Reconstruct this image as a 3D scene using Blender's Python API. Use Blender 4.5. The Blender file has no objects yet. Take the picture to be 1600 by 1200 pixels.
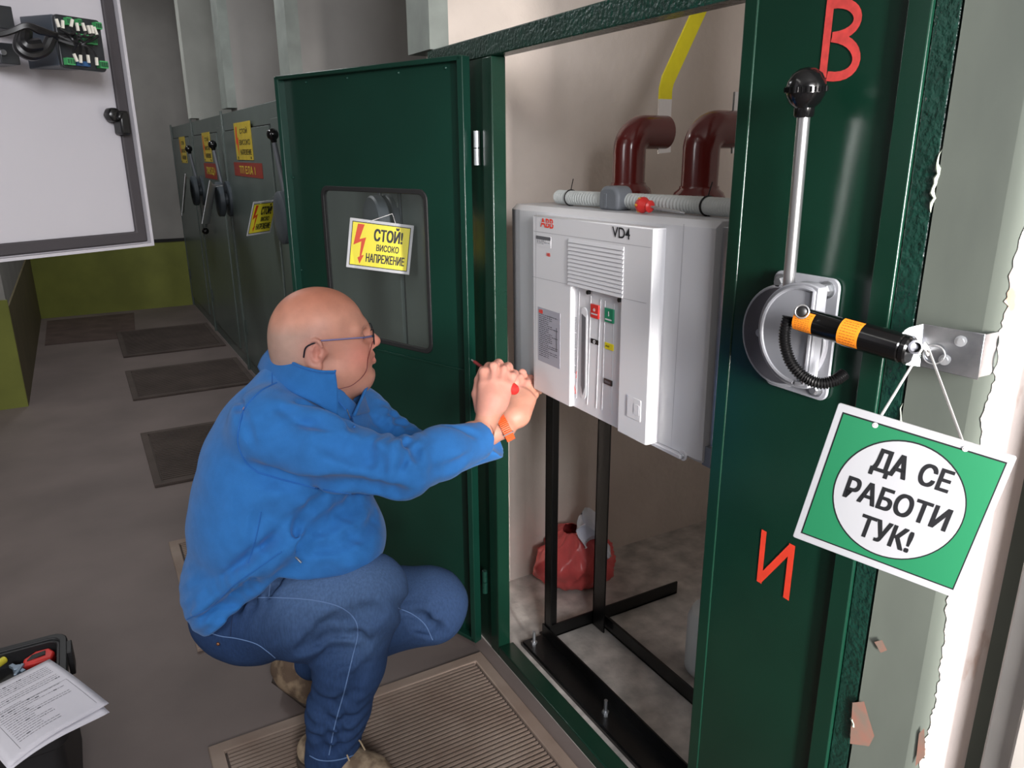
import bpy, math, random
import numpy as np
from mathutils import Vector, Matrix
random.seed(4)
SC = bpy.context.scene
COL = SC.collection
# ---------------------------------------------------------------- camera (calibrated from the photograph's vanishing points)
FPX = 1189.0
CAMPOS = np.array([-0.93, 0.0, 1.475])
_vy = np.array([101-800, 242-600, FPX]); _vz = np.array([25.0, 3900.0, FPX])
_Y = _vy/np.linalg.norm(_vy); _Z = -_vz/np.linalg.norm(_vz); _Z = _Z-_Y*np.dot(_Y, _Z); _Z /= np.linalg.norm(_Z)
_X = np.cross(_Y, _Z)
RW = np.array([_X, _Y, _Z])            # camera (right, down, forward) -> world
cd = bpy.data.cameras.new('camera'); cam = bpy.data.objects.new('camera', cd); COL.objects.link(cam)
cd.sensor_width = 36.0; cd.lens = 36.0*FPX/1600.0; cd.clip_start = 0.02
M = Matrix.Identity(4)
for i in range(3):
    M[i][0] = RW[i, 0]; M[i][1] = -RW[i, 1]; M[i][2] = -RW[i, 2]; M[i][3] = CAMPOS[i]
cam.matrix_world = M
SC.camera = cam
SC.view_settings.view_transform = 'Standard'; SC.view_settings.look = 'None'
SC.view_settings.gamma = 1.0; SC.view_settings.use_curve_mapping = False
SC.view_settings.exposure = -0.2
# ---------------------------------------------------------------- world and lights
w = bpy.data.worlds.new('world'); SC.world = w; w.use_nodes = True
w.node_tree.nodes['Background'].inputs[0].default_value = (0.75, 0.85, 1.0, 1)
w.node_tree.nodes['Background'].inputs[1].default_value = 0.25
def area(name, loc, target, sx, sy, power, color=(1, 1, 1), spread=None):
    l = bpy.data.lights.new(name, 'AREA'); l.shape = 'RECTANGLE'; l.size = sx; l.size_y = sy
    l.energy = power; l.color = color
    if spread: l.spread = math.radians(spread)
    o = bpy.data.objects.new(name, l); COL.objects.link(o)
    o.location = loc
    o.rotation_euler = (Vector(target)-Vector(loc)).to_track_quat('-Z', 'Y').to_euler()
    return o
area('daylight_window_light', (-1.1, -1.75, 2.05), (-0.5, 1.5, 0.9), 0.75, 0.65, 84, (0.97, 0.97, 1.0))
area('added_side_fill', (-3.9, 0.6, 2.2), (0.0, 1.3, 1.0), 1.6, 1.3, 48, (0.97, 0.98, 1.0))  # fill added on the left, no window there: brightens breaker and green panel
area('ceiling_tube_light', (-1.9, 1.3, 2.95), (-1.7, 1.6, 0), 0.3, 1.4, 5, (1.0, 0.98, 0.96))
area('doorway_daylight', (-0.36, -0.95, 1.15), (0.0, 0.47, 1.0), 0.12, 1.7, 14, (1.0, 0.95, 0.92), 32)
area('corridor_tube_light', (-1.0, 4.4, 2.95), (-0.95, 4.6, 0), 0.3, 1.2, 26, (0.97, 0.98, 1.0))
area('corridor_far_fill', (-0.9, 7.0, 2.95), (-0.9, 7.2, 0), 0.3, 1.2, 14, (0.97, 0.98, 1.0))  # extra fill added to brighten the far end of the corridor

# ---------------------------------------------------------------- pixel -> world on a known plane
def ray(px, py): return RW @ np.array([px-800.0, py-600.0, FPX])
def onx(px, py, x): r = ray(px, py); return CAMPOS+r*((x-CAMPOS[0])/r[0])
def ony(px, py, y): r = ray(px, py); return CAMPOS+r*((y-CAMPOS[1])/r[1])
def onz(px, py, z): r = ray(px, py); return CAMPOS+r*((z-CAMPOS[2])/r[2])
def at(px, py, d): return CAMPOS+ray(px, py)*(d/FPX)
def onpl(px, py, p0, n): r = ray(px, py); return CAMPOS+r*(np.dot(np.array(p0)-CAMPOS, n)/np.dot(r, n))

# ---------------------------------------------------------------- materials
def lin(c):
    if isinstance(c, str):
        c = [int(c[i:i+2], 16)/255 for i in (0, 2, 4)]
    return tuple(((x/12.92) if x <= 0.04045 else ((x+0.055)/1.055)**2.4) for x in c)
MATS = {}
def mat(name, col, rough=0.5, metal=0.0, var=0.0, vscale=8.0, bump=0.0, bscale=60.0, col2=None, spec=0.5, coat=0.0, sheen=0.0, detail=6.0, thr=(0.35, 0.7), stretch=(1, 1, 1), trans=0.0, alpha=1.0, attr=None, bdist=0.002):
    if name in MATS: return MATS[name]
    m = bpy.data.materials.new(name); m.use_nodes = True; nt = m.node_tree; b = nt.nodes['Principled BSDF']
    c = lin(col); b.inputs['Base Color'].default_value = (*c, 1)
    b.inputs['Roughness'].default_value = rough; b.inputs['Metallic'].default_value = metal
    b.inputs['Specular IOR Level'].default_value = spec
    b.inputs['Coat Weight'].default_value = coat
    if sheen: b.inputs['Sheen Weight'].default_value = sheen; b.inputs['Sheen Roughness'].default_value = 0.5
    b.inputs['Transmission Weight'].default_value = trans
    b.inputs['Alpha'].default_value = alpha
    tc = nt.nodes.new('ShaderNodeTexCoord'); mp = nt.nodes.new('ShaderNodeMapping'); nt.links.new(tc.outputs['Object'], mp.inputs[0])
    mp.inputs['Scale'].default_value = stretch
    src = None
    if attr:
        a = nt.nodes.new('ShaderNodeAttribute'); a.attribute_name = attr; src = a.outputs['Color']
    if var > 0 or col2:
        n = nt.nodes.new('ShaderNodeTexNoise'); n.inputs['Scale'].default_value = vscale; n.inputs['Detail'].default_value = detail
        nt.links.new(mp.outputs[0], n.inputs['Vector'])
        r = nt.nodes.new('ShaderNodeValToRGB'); nt.links.new(n.outputs['Fac'], r.inputs[0])
        e = r.color_ramp.elements; e[0].position = thr[0]; e[1].position = thr[1]
        if attr:
            e[0].color = (1-var,)*3+(1,); e[1].color = (1+var,)*3+(1,)
            mx = nt.nodes.new('ShaderNodeMix'); mx.data_type = 'RGBA'; mx.blend_type = 'MULTIPLY'; mx.inputs[0].default_value = 1
            nt.links.new(src, mx.inputs[6]); nt.links.new(r.outputs[0], mx.inputs[7]); src = mx.outputs[2]
        else:
            c2 = lin(col2) if col2 else tuple(min(1, x*(1+var)) for x in c)
            c1 = c if col2 else tuple(x*(1-var) for x in c)
            e[0].color = (*c1, 1); e[1].color = (*c2, 1); src = r.outputs[0]
    if src: nt.links.new(src, b.inputs['Base Color'])
    if bump > 0:
        n2 = nt.nodes.new('ShaderNodeTexNoise'); n2.inputs['Scale'].default_value = bscale; n2.inputs['Detail'].default_value = 5
        nt.links.new(mp.outputs[0], n2.inputs['Vector'])
        bp = nt.nodes.new('ShaderNodeBump'); bp.inputs['Strength'].default_value = bump; bp.inputs['Distance'].default_value = bdist
        nt.links.new(n2.outputs['Fac'], bp.inputs['Height']); nt.links.new(bp.outputs[0], b.inputs['Normal'])
    MATS[name] = m
    return m
def K(name): return MATS[name]

# ---------------------------------------------------------------- mesh builder
def V3(*a): return np.array(a, float)
def unit(v): v = np.array(v, float); return v/np.linalg.norm(v)
def frame(d, up=(0, 0, 1)):
    d = unit(d); u = np.array(up, float)
    if abs(np.dot(d, u)) > 0.98: u = V3(1, 0, 0)
    a = unit(np.cross(u, d)); b = np.cross(d, a); return a, b, d
class MB:
    def __init__(s): s.v = []; s.f = []
    def add(s, vs, fs):
        o = len(s.v); s.v += [tuple(map(float, p)) for p in vs]; s.f += [tuple(i+o for i in f) for f in fs]; return s
    def box(s, x0, x1, y0, y1, z0, z1):
        return s.obox(V3((x0+x1)/2, (y0+y1)/2, (z0+z1)/2), V3(1, 0, 0), V3(0, 1, 0), V3(0, 0, 1), abs(x1-x0)/2, abs(y1-y0)/2, abs(z1-z0)/2)
    def obox(s, c, a, b, n, ha, hb, hn):
        c = np.array(c, float); a, b, n = unit(a)*ha, unit(b)*hb, unit(n)*hn
        if np.dot(np.cross(a, b), n) < 0: n = -n
        P = [c+i*a+j*b+k*n for k in (-1, 1) for j in (-1, 1) for i in (-1, 1)]
        return s.add(P, [(0, 2, 3, 1), (4, 5, 7, 6), (0, 1, 5, 4), (2, 6, 7, 3), (0, 4, 6, 2), (1, 3, 7, 5)])
    def bar(s, p, q, wa, wb, up=(0, 0, 1)):
        p = np.array(p, float); q = np.array(q, float); a, b, d = frame(q-p, up)
        return s.obox((p+q)/2, a, b, d, wa/2, wb/2, np.linalg.norm(q-p)/2)
    def tube(s, pts, r, n=12, cap=True, closed=False, up=(0, 0, 1)):
        pts = [np.array(p, float) for p in pts]; N = len(pts)
        rr = r if hasattr(r, '__len__') else [r]*N
        V = []; prev = None
        for i in range(N):
            if closed: t = pts[(i+1) % N]-pts[i-1]
            else: t = pts[min(i+1, N-1)]-pts[max(i-1, 0)]
            t = unit(t)
            if prev is None: a, b, _ = frame(t, up)
            else:
                a = prev-t*np.dot(prev, t); a = unit(a); b = np.cross(t, a)
            prev = a
            for k in range(n):
                th = 2*math.pi*k/n; V.append(pts[i]+rr[i]*(math.cos(th)*a+math.sin(th)*b))
        F = []
        for i in range(N if closed else N-1):
            j = (i+1) % N
            for k in range(n):
                F.append((i*n+k, i*n+(k+1) % n, j*n+(k+1) % n, j*n+k))
        if cap and not closed:
            F.append(tuple(reversed(range(n)))); F.append(tuple((N-1)*n+k for k in range(n)))
        return s.add(V, F)
    def lathe(s, c, axis, prof, n=32, up=(0, 0, 1)):
        """prof: list of (radius, distance along axis)"""
        c = np.array(c, float); a, b, d = frame(axis, up); V = []; F = []
        for r, h in prof:
            for k in range(n):
                th = 2*math.pi*k/n; V.append(c+d*h+max(r, 1e-5)*(math.cos(th)*a+math.sin(th)*b))
        for i in range(len(prof)-1):
            for k in range(n): F.append((i*n+k, i*n+(k+1) % n, (i+1)*n+(k+1) % n, (i+1)*n+k))
        F.append(tuple(reversed(range(n)))); F.append(tuple((len(prof)-1)*n+k for k in range(n)))
        return s.add(V, F)
    def cyl(s, p, q, r, n=24): p = np.array(p, float); q = np.array(q, float); return s.lathe(p, q-p, [(r, 0), (r, np.linalg.norm(q-p))], n)
    def prism(s, poly, c, a, b, n, h):
        """poly: 2D outline (ccw), extruded from c by h along n"""
        c = np.array(c, float); a, b, n = map(lambda v: np.array(v, float), (a, b, n)); k = len(poly)
        lo = [c+x*a+y*b for x, y in poly]; hi = [p+n*h for p in lo]
        F = [tuple(reversed(range(k))), tuple(range(k, 2*k))]+[(i, (i+1) % k, (i+1) % k+k, i+k) for i in range(k)]
        if h*np.dot(np.cross(a, b), n) < 0: F = [tuple(reversed(f)) for f in F]
        return s.add(lo+hi, F)
    def ring(s, outer, inner, c, a, b, n, h):
        """outline with a hole, both same vertex count"""
        c = np.array(c, float); a, b, n = map(lambda v: np.array(v, float), (a, b, n)); k = len(outer)
        A = [c+x*a+y*b for x, y in outer]; B = [c+x*a+y*b for x, y in inner]
        V = A+B+[p+n*h for p in A]+[p+n*h for p in B]; F = []
        for i in range(k):
            j = (i+1) % k
            F += [(i, i+k, j+k, j), (2*k+i, 2*k+j, 3*k+j, 3*k+i), (i, j, 2*k+j, 2*k+i), (k+i, 3*k+i, 3*k+j, k+j)]
        if h*np.dot(np.cross(a, b), n) < 0: F = [tuple(reversed(f)) for f in F]
        return s.add(V, F)
    def sphere(s, c, r, n=16, m=10, ax=None):
        c = np.array(c, float); r = np.array(r if hasattr(r, '__len__') else [r]*3, float)
        A = np.eye(3) if ax is None else np.array(ax, float); V = []; F = []
        for i in range(m+1):
            ph = math.pi*i/m
            for k in range(n):
                th = 2*math.pi*k/n
                q = np.array([math.sin(ph)*math.cos(th), math.sin(ph)*math.sin(th), math.cos(ph)])*r
                V.append(c+q[0]*A[0]+q[1]*A[1]+q[2]*A[2])
        for i in range(m):
            for k in range(n): F.append((i*n+k, (i+1)*n+k, (i+1)*n+(k+1) % n, i*n+(k+1) % n))
        return s.add(V, F)
    def grid(s, rows):
        n = len(rows[0]); V = [p for r in rows for p in r]
        return s.add(V, [(i*n+k, i*n+k+1, (i+1)*n+k+1, (i+1)*n+k) for i in range(len(rows)-1) for k in range(n-1)])
    def build(s, name, m, parent=None, bevel=0.0, smooth=35, seg=2, solid=0.0, attrs=None):
        me = bpy.data.meshes.new(name); off = np.zeros(3)
        if parent is not None:
            q = parent
            while q is not None: off = off+np.array(q.location); q = q.parent
        me.from_pydata([tuple(np.array(p)-off) for p in s.v], [], s.f); me.update()
        me.validate()
        import bmesh
        bm = bmesh.new(); bm.from_mesh(me); bmesh.ops.recalc_face_normals(bm, faces=bm.faces); bm.to_mesh(me); bm.free()
        o = bpy.data.objects.new(name, me); COL.objects.link(o)
        if m is not None: me.materials.append(m)
        if smooth:
            for p in me.polygons: p.use_smooth = True
            me.set_sharp_from_angle(angle=math.radians(smooth))
        if solid:
            md = o.modifiers.new('s', 'SOLIDIFY'); md.thickness = solid; md.offset = 0
        if bevel:
            md = o.modifiers.new('b', 'BEVEL'); md.width = bevel; md.segments = seg; md.limit_method = 'ANGLE'; md.angle_limit = math.radians(50)
            md.harden_normals = False
        if parent is not None: o.parent = parent
        return o
def tag(o, label=None, cat=None, group=None, kind=None):
    if label: o['label'] = label
    if cat: o['category'] = cat
    if group: o['group'] = group
    if kind: o['kind'] = kind
    return o
def thing(name, label, cat, loc, group=None):
    o = bpy.data.objects.new(name, None); o.empty_display_size = 0.05; COL.objects.link(o); o.location = tuple(map(float, loc))
    return tag(o, label, cat, group)
def struct(name, mb, m, **k): return tag(mb.build(name, m, **k), kind='structure')

# rounded rectangle outline
def rrect(x0, x1, y0, y1, r, n=5):
    P = []
    for cx, cy, a0 in ((x1-r, y1-r, 0), (x0+r, y1-r, 90), (x0+r, y0+r, 180), (x1-r, y0+r, 270)):
        for i in range(n+1):
            a = math.radians(a0+90*i/n); P.append((cx+r*math.cos(a), cy+r*math.sin(a)))
    return P
# lettering: outline font turned into a thin mesh fitted to a box on a plane
def glyphs(txt, bold=0.0, space=1.0):
    cu = bpy.data.curves.new('t', 'FONT'); cu.body = txt; cu.size = 1; cu.offset = bold; cu.resolution_u = 4; cu.space_character = space; cu.fill_mode = 'FRONT'
    ob = bpy.data.objects.new('t', cu); COL.objects.link(ob)
    dg = bpy.context.evaluated_depsgraph_get(); me = bpy.data.meshes.new_from_object(ob.evaluated_get(dg))
    V = np.array([v.co[:2] for v in me.vertices]); F = [tuple(p.vertices) for p in me.polygons]
    bpy.data.objects.remove(ob); bpy.data.curves.remove(cu); bpy.data.meshes.remove(me)
    V = (V-V.min(0))/(V.max(0)-V.min(0)); return V, F
def lettering(mb, txt, P00, P10, P11, P01, n, lift=0.0006, bold=0.02, space=1.0):
    if bold > 0.012:
        P00, P10, P11, P01 = [np.array(p, float) for p in (P00, P10, P11, P01)]; hh_ = np.linalg.norm(P01-P00); o_ = (bold-0.008)*hh_; U_ = unit(P10-P00)*o_; W_ = unit(P01-P00)*o_*0.7
        for a_, b_ in ((-1, -1), (1, -1), (1, 1), (-1, 1), (0, 0), (0, 1), (0, -1), (1, 0), (-1, 0)):
            lift = lift+0.000012
            lettering(mb, txt, P00+U_*a_+W_*b_, P10+U_*a_+W_*b_, P11+U_*a_+W_*b_, P01+U_*a_+W_*b_, n, lift, 0.0, space)
        return mb
    """maps text bounding box bilinearly on the quad (bottom-left, bottom-right, top-right, top-left)"""
    V, F = glyphs(txt, bold, space); P00, P10, P11, P01 = [np.array(p, float) for p in (P00, P10, P11, P01)]
    Q = [(1-u)*(1-v)*P00+u*(1-v)*P10+u*v*P11+(1-u)*v*P01+np.array(n)*lift for u, v in V]
    return mb.add(Q, F)
# ================================================================= MATERIALS
mat('floor', '706460', 0.62, var=0.16, vscale=2.2, bump=0.25, bscale=35, detail=9)
mat('cell_floor', 'bcb6b0', 0.85, var=0.28, vscale=14, bump=0.6, bscale=50, detail=9, bdist=0.004)
mat('wall_plaster', 'cfc4ba', 0.85, var=0.05, vscale=5, bump=0.5, bscale=28, bdist=0.004)
mat('wall_grey', '9a9793', 0.8, var=0.10, vscale=3, bump=0.2, bscale=20)
mat('wall_pale', 'b9bbb4', 0.7, var=0.10, vscale=3, bump=0.2, bscale=20)
mat('dado_green', '7f8438', 0.6, var=0.12, vscale=4, bump=0.2, bscale=25)
mat('black_line', '141212', 0.6)
mat('ceiling_white', 'c9c7c2', 0.9, var=0.03)
mat('green_paint', '0b2c20', 0.25, var=0.10, vscale=6, bump=0.10, bscale=22, spec=0.5)
mat('green_rough', '12332a', 0.15, var=0.2, vscale=30, bump=0.9, bscale=110, spec=0.6, bdist=0.003)
mat('door_green', '0c3026', 0.3, var=0.08, vscale=5, bump=0.08, bscale=30)
mat('grey_paint', '56605c', 0.34, var=0.10, vscale=4, bump=0.08, bscale=20)
mat('grey_dark', '3b4440', 0.4, var=0.10, vscale=6)
mat('seam_black', '0c0d0d', 0.7)
mat('pillar_paint', '5a605a', 0.38, col2='737a71', vscale=5, bump=0.15, bscale=14, thr=(0.3, 0.7), stretch=(1, 1, .35))
mat('rust', 'a8785f', 0.8, col2='d9c7b8', vscale=60, bump=0.3, bscale=90, thr=(0.42, 0.55))
mat('white_plastic', 'cfcfd2', 0.38, var=0.01, spec=0.45)
mat('white_plastic2', 'c6c6ca', 0.42, var=0.01)
mat('seam_grey', '8b8b90', 0.6)
mat('metal_zinc', 'b9bcc0', 0.32, metal=0.9, var=0.12, vscale=20)
mat('bracket_steel', 'cfd1d4', 0.27, metal=1.0, col2='85898f', vscale=14, bump=0.15, bscale=24)
mat('aluminium', 'd5d6d8', 0.28, metal=0.95, var=0.04)
mat('light_grey_metal', '94969c', 0.42, metal=0.15, var=0.03)
mat('mid_grey_metal', '73767c', 0.45, metal=0.2, var=0.05)
mat('black_plastic', '101011', 0.32, spec=0.5)
mat('black_gloss', '0b0b0c', 0.16, spec=0.6)
mat('black_steel', '0c0c0d', 0.3, var=0.3, vscale=20, bump=0.2, bscale=60)
mat('dark_rubber', '1b1b1c', 0.6)
mat('orange_label', 'f28c1e', 0.55)
mat('orange_strap', 'f0602a', 0.5)
mat('red_paint', 'd23b26', 0.5, var=0.1, vscale=25)
mat('spray_red', 'c8403c', 0.6, col2='a83431', vscale=90, thr=(0.35, 0.75))
mat('maroon', '641f1c', 0.20, spec=0.55, coat=0.3)
mat('yellow_wrap', 'efe010', 0.38, var=0.04, vscale=30)
mat('white_board', 'c6c6c9', 0.45)
mat('sign_yellow', 'f2e33a', 0.5)
mat('sign_green', '218457', 0.5)
mat('ink', '15161a', 0.55)
mat('sign_red', 'd8431c', 0.5)
mat('plate_yellow', 'c2a92f', 0.45, var=0.1, vscale=20)
mat('plate_red', '8a2f22', 0.5)
mat('plate_letters', 'cdb23a', 0.5)
mat('string_white', 'e6e4e2', 0.8)
mat('logo_red', 'e6361c', 0.5)
mat('nameplate', '9c9ca6', 0.4)
mat('grey_text', '6a6a70', 0.6)
mat('hose_white', 'c6cac8', 0.45)
mat('button_red', 'c4302b', 0.4)
mat('button_green', '1f7f5c', 0.4)
mat('button_yellow', 'e3d21c', 0.4)
mat('slot_grey', '5c5c60', 0.5)
mat('bag_red', 'e4605f', 0.35, trans=0.15, var=0.1, vscale=14)
mat('tissue', 'd9dbe6', 0.9, bump=0.3, bscale=30)
mat('mat_brown', '7a675b', 0.75, col2='97877b', vscale=6, bump=0.2, bscale=60, thr=(0.3, 0.75))
mat('mat_dark', '463c37', 0.85, col2='554a44', vscale=5)
mat('board_white', 'b9b6bb', 0.42, var=0.012, vscale=3)
mat('gasket', '3c383b', 0.7)
mat('relay_dark', '1c2024', 0.4)
mat('relay_side', '3b434c', 0.4)
mat('terminal_green', '3f9a5a', 0.5)
mat('ferrule', 'd6d2c6', 0.5)
mat('cable_black', '0e0e10', 0.4)
mat('box_black', '1a1a1c', 0.5)
mat('tool_red', 'd2302c', 0.4)
mat('tool_blue', '9fb0c2', 0.3, metal=0.7)
mat('tool_yellow', 'd5c83e', 0.5)
mat('paper', 'd6d3da', 0.8, bump=0.04, bscale=6, bdist=0.01)
mat('brown_plate', '4a3b37', 0.7, col2='5d4c47', vscale=7)
mat('canister_white', 'b9bcbc', 0.5)
mat('window_glass', '8d9692', 0.05, trans=0.0, alpha=0.05, spec=0.6)
mat('skin', 'd8a084', 0.5, attr='tint', var=0.09, vscale=26, bump=0.12, bscale=260, spec=0.4, detail=5)
_b = MATS['skin'].node_tree.nodes['Principled BSDF']
_b.inputs['Subsurface Weight'].default_value = 0.12; _b.inputs['Subsurface Radius'].default_value = (0.5, 0.2, 0.1); _b.inputs['Subsurface Scale'].default_value = 0.02
mat('fleece', '3070b4', 0.95, var=0.07, vscale=35, bump=0.5, bscale=420, sheen=0.12, spec=0.15, bdist=0.0012)
mat('fleece_trim', '2b69ab', 0.95, var=0.05, vscale=40, bump=0.4, bscale=420, sheen=0.1, spec=0.15)
mat('fleece_seam', '2466b0', 0.9)
mat('denim', '34507f', 0.85, attr='tint', var=0.13, vscale=230, bump=0.35, bscale=500, spec=0.15, stretch=(1, 1, .25), bdist=0.0012)
mat('denim_seam', '5f7ba6', 0.85)
mat('denim_dark', '1d2f52', 0.9)
mat('rivet', '8c5f42', 0.4, metal=0.8)
mat('shoe_tan', '98866f', 0.8, col2='6a5847', vscale=26, bump=0.3, bscale=120, thr=(0.42, 0.58))
mat('shoe_brown', '5e4c3d', 0.85, col2='8a765f', vscale=22, bump=0.3, bscale=120, thr=(0.45, 0.6))
mat('lace', 'a39075', 0.8)
mat('sole', '3a302a', 0.7)
mat('glasses_frame', '1b1a22', 0.25)
mat('glasses_arm', '6f6a90', 0.3, metal=0.4)
mat('lens', 'd8dde0', 0.03, alpha=0.15)
mat('eye_white', 'e0d8d2', 0.25)
mat('iris', '39434a', 0.2)
mat('beads', 'b07a62', 0.4)
mat('cord_red', '6e2020', 0.5)
# ================================================================= SETTING
EX, EY, EZ = V3(1, 0, 0), V3(0, 1, 0), V3(0, 0, 1)
ZB = 1.748                                             # top of the cubicle fronts
struct('floor', MB().box(-4.2, -0.0, -2.6, 8.35, -0.1, 0.0), K('floor'), smooth=0)
struct('floor.001', MB().box(0.0, 1.6, -0.6, 8.35, -0.1, 0.0), K('cell_floor'), smooth=0)
struct('ceiling', MB().box(-4.3, 1.6, -2.6, 8.4, 3.05, 3.15), K('ceiling_white'), smooth=0)
struct('wall_end', MB().box(-1.45, 1.6, 8.32, 8.45, 0, 3.05), K('wall_grey'), smooth=0)
struct('baseboard_end', MB().box(-1.36, 0.0, 8.305, 8.322, 0, 0.645), K('dado_green'), smooth=0)
struct('trim_1', MB().box(-1.36, 0.0, 8.30, 8.322, 0.645, 0.675), K('black_line'), smooth=0)
# short wall on the left of the corridor: its end faces the camera
struct('wall_left', MB().box(-4.2, -1.36, 5.33, 8.45, 0, 3.05), K('wall_grey'), smooth=0)
m = MB(); m.box(-4.2, -1.352, 5.318, 5.331, 0, 0.66)
struct('baseboard_left', m, K('dado_green'), smooth=0)
struct('baseboard_corridor', MB().box(-1.362, -1.35, 5.331, 8.3, 0, 0.62), mat('dado_olive', '6a5f42', 0.65, var=0.1, vscale=5), smooth=0)
struct('wall_far_left', MB().box(-4.3, -4.2, -2.6, 5.33, 0, 3.05), K('wall_grey'), smooth=0)
struct('wall_back', MB().box(-4.3, 1.6, -2.75, -2.6, 0, 3.05), K('wall_grey'), smooth=0)
struct('wall_cells', MB().box(1.5, 1.65, -2.6, 8.4, 0, 3.05), K('wall_plaster'), smooth=0)
# masonry partitions between the cells, each with a painted edge plate
def partition(n, y0, y1, m, edge):
    struct('wall_partition_%d' % n, MB().box(0.056, 1.5, y0, y1, 0, 3.05), m, smooth=0)
    struct('trim_%d' % (n+1), MB().box(-0.002, 0.056, y0, y1, 1.75, 3.05), edge, smooth=0)
mat('edge_paint', '8f9690', 0.45, var=0.15, vscale=9)
mat('plaster_warm', 'd4c8be', 0.85, var=0.05, vscale=5, bump=0.7, bscale=26, bdist=0.005)
partition(1, 2.11, 2.27, K('plaster_warm'), K('edge_paint'))
partition(2, 3.66, 3.84, K('wall_grey'), K('edge_paint'))
partition(3, 5.26, 5.46, K('wall_grey'), K('edge_paint'))
partition(4, 6.88, 7.05, K('wall_pale'), K('wall_pale'))
# the near partition: a thick painted column edge with a worn rounded corner
m = MB(); prof = [(0.02, 0.585), (-0.002, 0.585), (-0.004, 0.50)]
for k in range(9):
    a = math.radians(10*k); prof.append((-0.004+0.055*(1-math.cos(a)), 0.50-0.055*math.sin(a)))
prof += [(0.06, 0.425), (0.30, 0.425), (0.30, 0.585)]
m.prism([(x, y) for x, y in prof], (0, 0, 0), EX, EY, EZ, 3.04)
struct('wall_pillar', m, K('pillar_paint'), smooth=30)
m = MB()                                                # worn bare strip on the rounded corner, daylight glare painted in as pinkish white
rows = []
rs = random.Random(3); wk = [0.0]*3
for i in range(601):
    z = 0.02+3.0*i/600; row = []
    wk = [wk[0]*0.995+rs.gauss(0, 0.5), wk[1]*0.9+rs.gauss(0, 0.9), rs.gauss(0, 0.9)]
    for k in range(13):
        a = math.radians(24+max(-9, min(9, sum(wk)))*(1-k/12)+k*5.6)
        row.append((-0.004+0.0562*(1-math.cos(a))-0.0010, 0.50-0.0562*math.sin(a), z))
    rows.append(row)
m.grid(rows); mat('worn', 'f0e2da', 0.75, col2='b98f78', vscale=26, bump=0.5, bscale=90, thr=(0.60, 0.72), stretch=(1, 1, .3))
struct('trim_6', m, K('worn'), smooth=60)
# ================================================================= NEAR PALE DOOR at the right edge
t = thing('steel_cubicle', 'pale grey steel cubicle front beyond the dark gap at the far right edge', 'electrical cabinet', (0, 0.1, 0))
MB().box(0.0, 0.03, -0.45, 0.408, 0.03, ZB).build('front_panel', mat('pale_steel', 'b9b4ae', 0.5, var=0.06, vscale=14), t, bevel=0.003)
MB().box(-0.012, 0.0, -0.45, 0.372, 0.05, ZB-0.05).build('door', K('pale_steel'), t, bevel=0.004)
MB().box(0.0, 0.03, -0.45, 0.408, 0.0, 0.03).build('plinth', K('black_steel'), t)
# ================================================================= GREEN CUBICLE FRAME, PANEL AND DOOR
t = thing('cubicle_framework', 'dark green painted steel frame around the open cubicle with the circuit breaker', 'frame', (0.02, 1.36, 0))
m = MB(); m.box(0, 0.045, 0.934, 2.135, 1.698, ZB)
m.build('top_beam', K('green_rough'), t, bevel=0.003)
MB().box(0.0, 0.04, 1.752, 1.803, 0.0, 1.698).build('post', K('green_paint'), t, bevel=0.003)
MB().box(0.004, 0.012, 1.803, 2.05, 0.0, 1.698).build('hinge_strip', K('green_paint'), t)
MB().box(0.0, 0.05, 0.93, 1.752, 0.0, 0.035).build('sill', K('green_paint'), t, bevel=0.003)
MB().box(0.0, 0.04, 2.05, 2.10, 0.0, 1.698).build('post', K('green_paint'), t, bevel=0.003)
for z0, z1 in ((1.443, 1.527), (0.187, 0.262)):
    h = MB(); zm = (z0+z1)/2
    h.cyl((-0.008, 1.822, z0), (-0.008, 1.822, zm-0.001), 0.008, 14); h.cyl((-0.008, 1.822, zm+0.001), (-0.008, 1.822, z1), 0.008, 14)
    ho = h.build('hinge', K('metal_zinc') if z0 > 1 else K('green_rough'), t)
    if z0 > 1: ho['label'] = 'bare metal upper hinge'
# panel to the right of the opening
t = thing('cubicle_side_panel', 'dark green steel side panel with two red painted letters and an operating lever', 'panel', (0.0, 0.76, 0))
m = MB(); m.box(0.0, 0.05, 0.905, 0.932, 0, ZB); m.build('edge_post', K('green_paint'), t, bevel=0.002)
MB().box(0.002, 0.012, 0.655, 0.905, 0, ZB).build('sheet', K('green_paint'), t)
MB().box(-0.006, 0.03, 0.622, 0.655, 0, ZB).build('frame_strip', K('green_paint'), t, bevel=0.002)
m = MB(); m.box(-0.001, 0.03, 0.589, 0.6215, 0, ZB); m.build('frame_strip', K('green_rough'), t, bevel=0.002)
# (rust stains on the neighbouring column)
for pts in (((1332, 1098), (1350, 1096), (1366, 1150), (1358, 1166), (1328, 1162)), ((1366, 1003), (1378, 1000), (1386, 1016), (1376, 1020)), ((1436, 1146), (1444, 1138), (1446, 1180), (1430, 1198))):
    MB().add([onx(x, y, -0.0046) for x, y in pts], [tuple(range(len(pts)))]).build('rust_stain', mat('stain', '96695a', 0.85, col2='7e6f63', vscale=40), t, smooth=0)
# chipped plaster beads along the panel's edge
m = MB(); rr = random.Random(5)
for z0, z1, r0 in ((1.40, 1.475, 0.005), (1.04, 1.15, 0.004), (0.60, 0.66, 0.005)):
    pts = []; rad = []
    for i in range(14):
        pts.append((-0.001, 0.5875+rr.uniform(-0.002, 0.003), z0+(z1-z0)*i/13)); rad.append(r0*rr.uniform(0.4, 1.0)*math.sin(math.pi*(i+0.6)/14.2))
    MB().tube(pts, rad, 8).build('chipped_filler', mat('filler', 'a9b3a2', 0.8, var=0.2, vscale=80), t)
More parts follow.
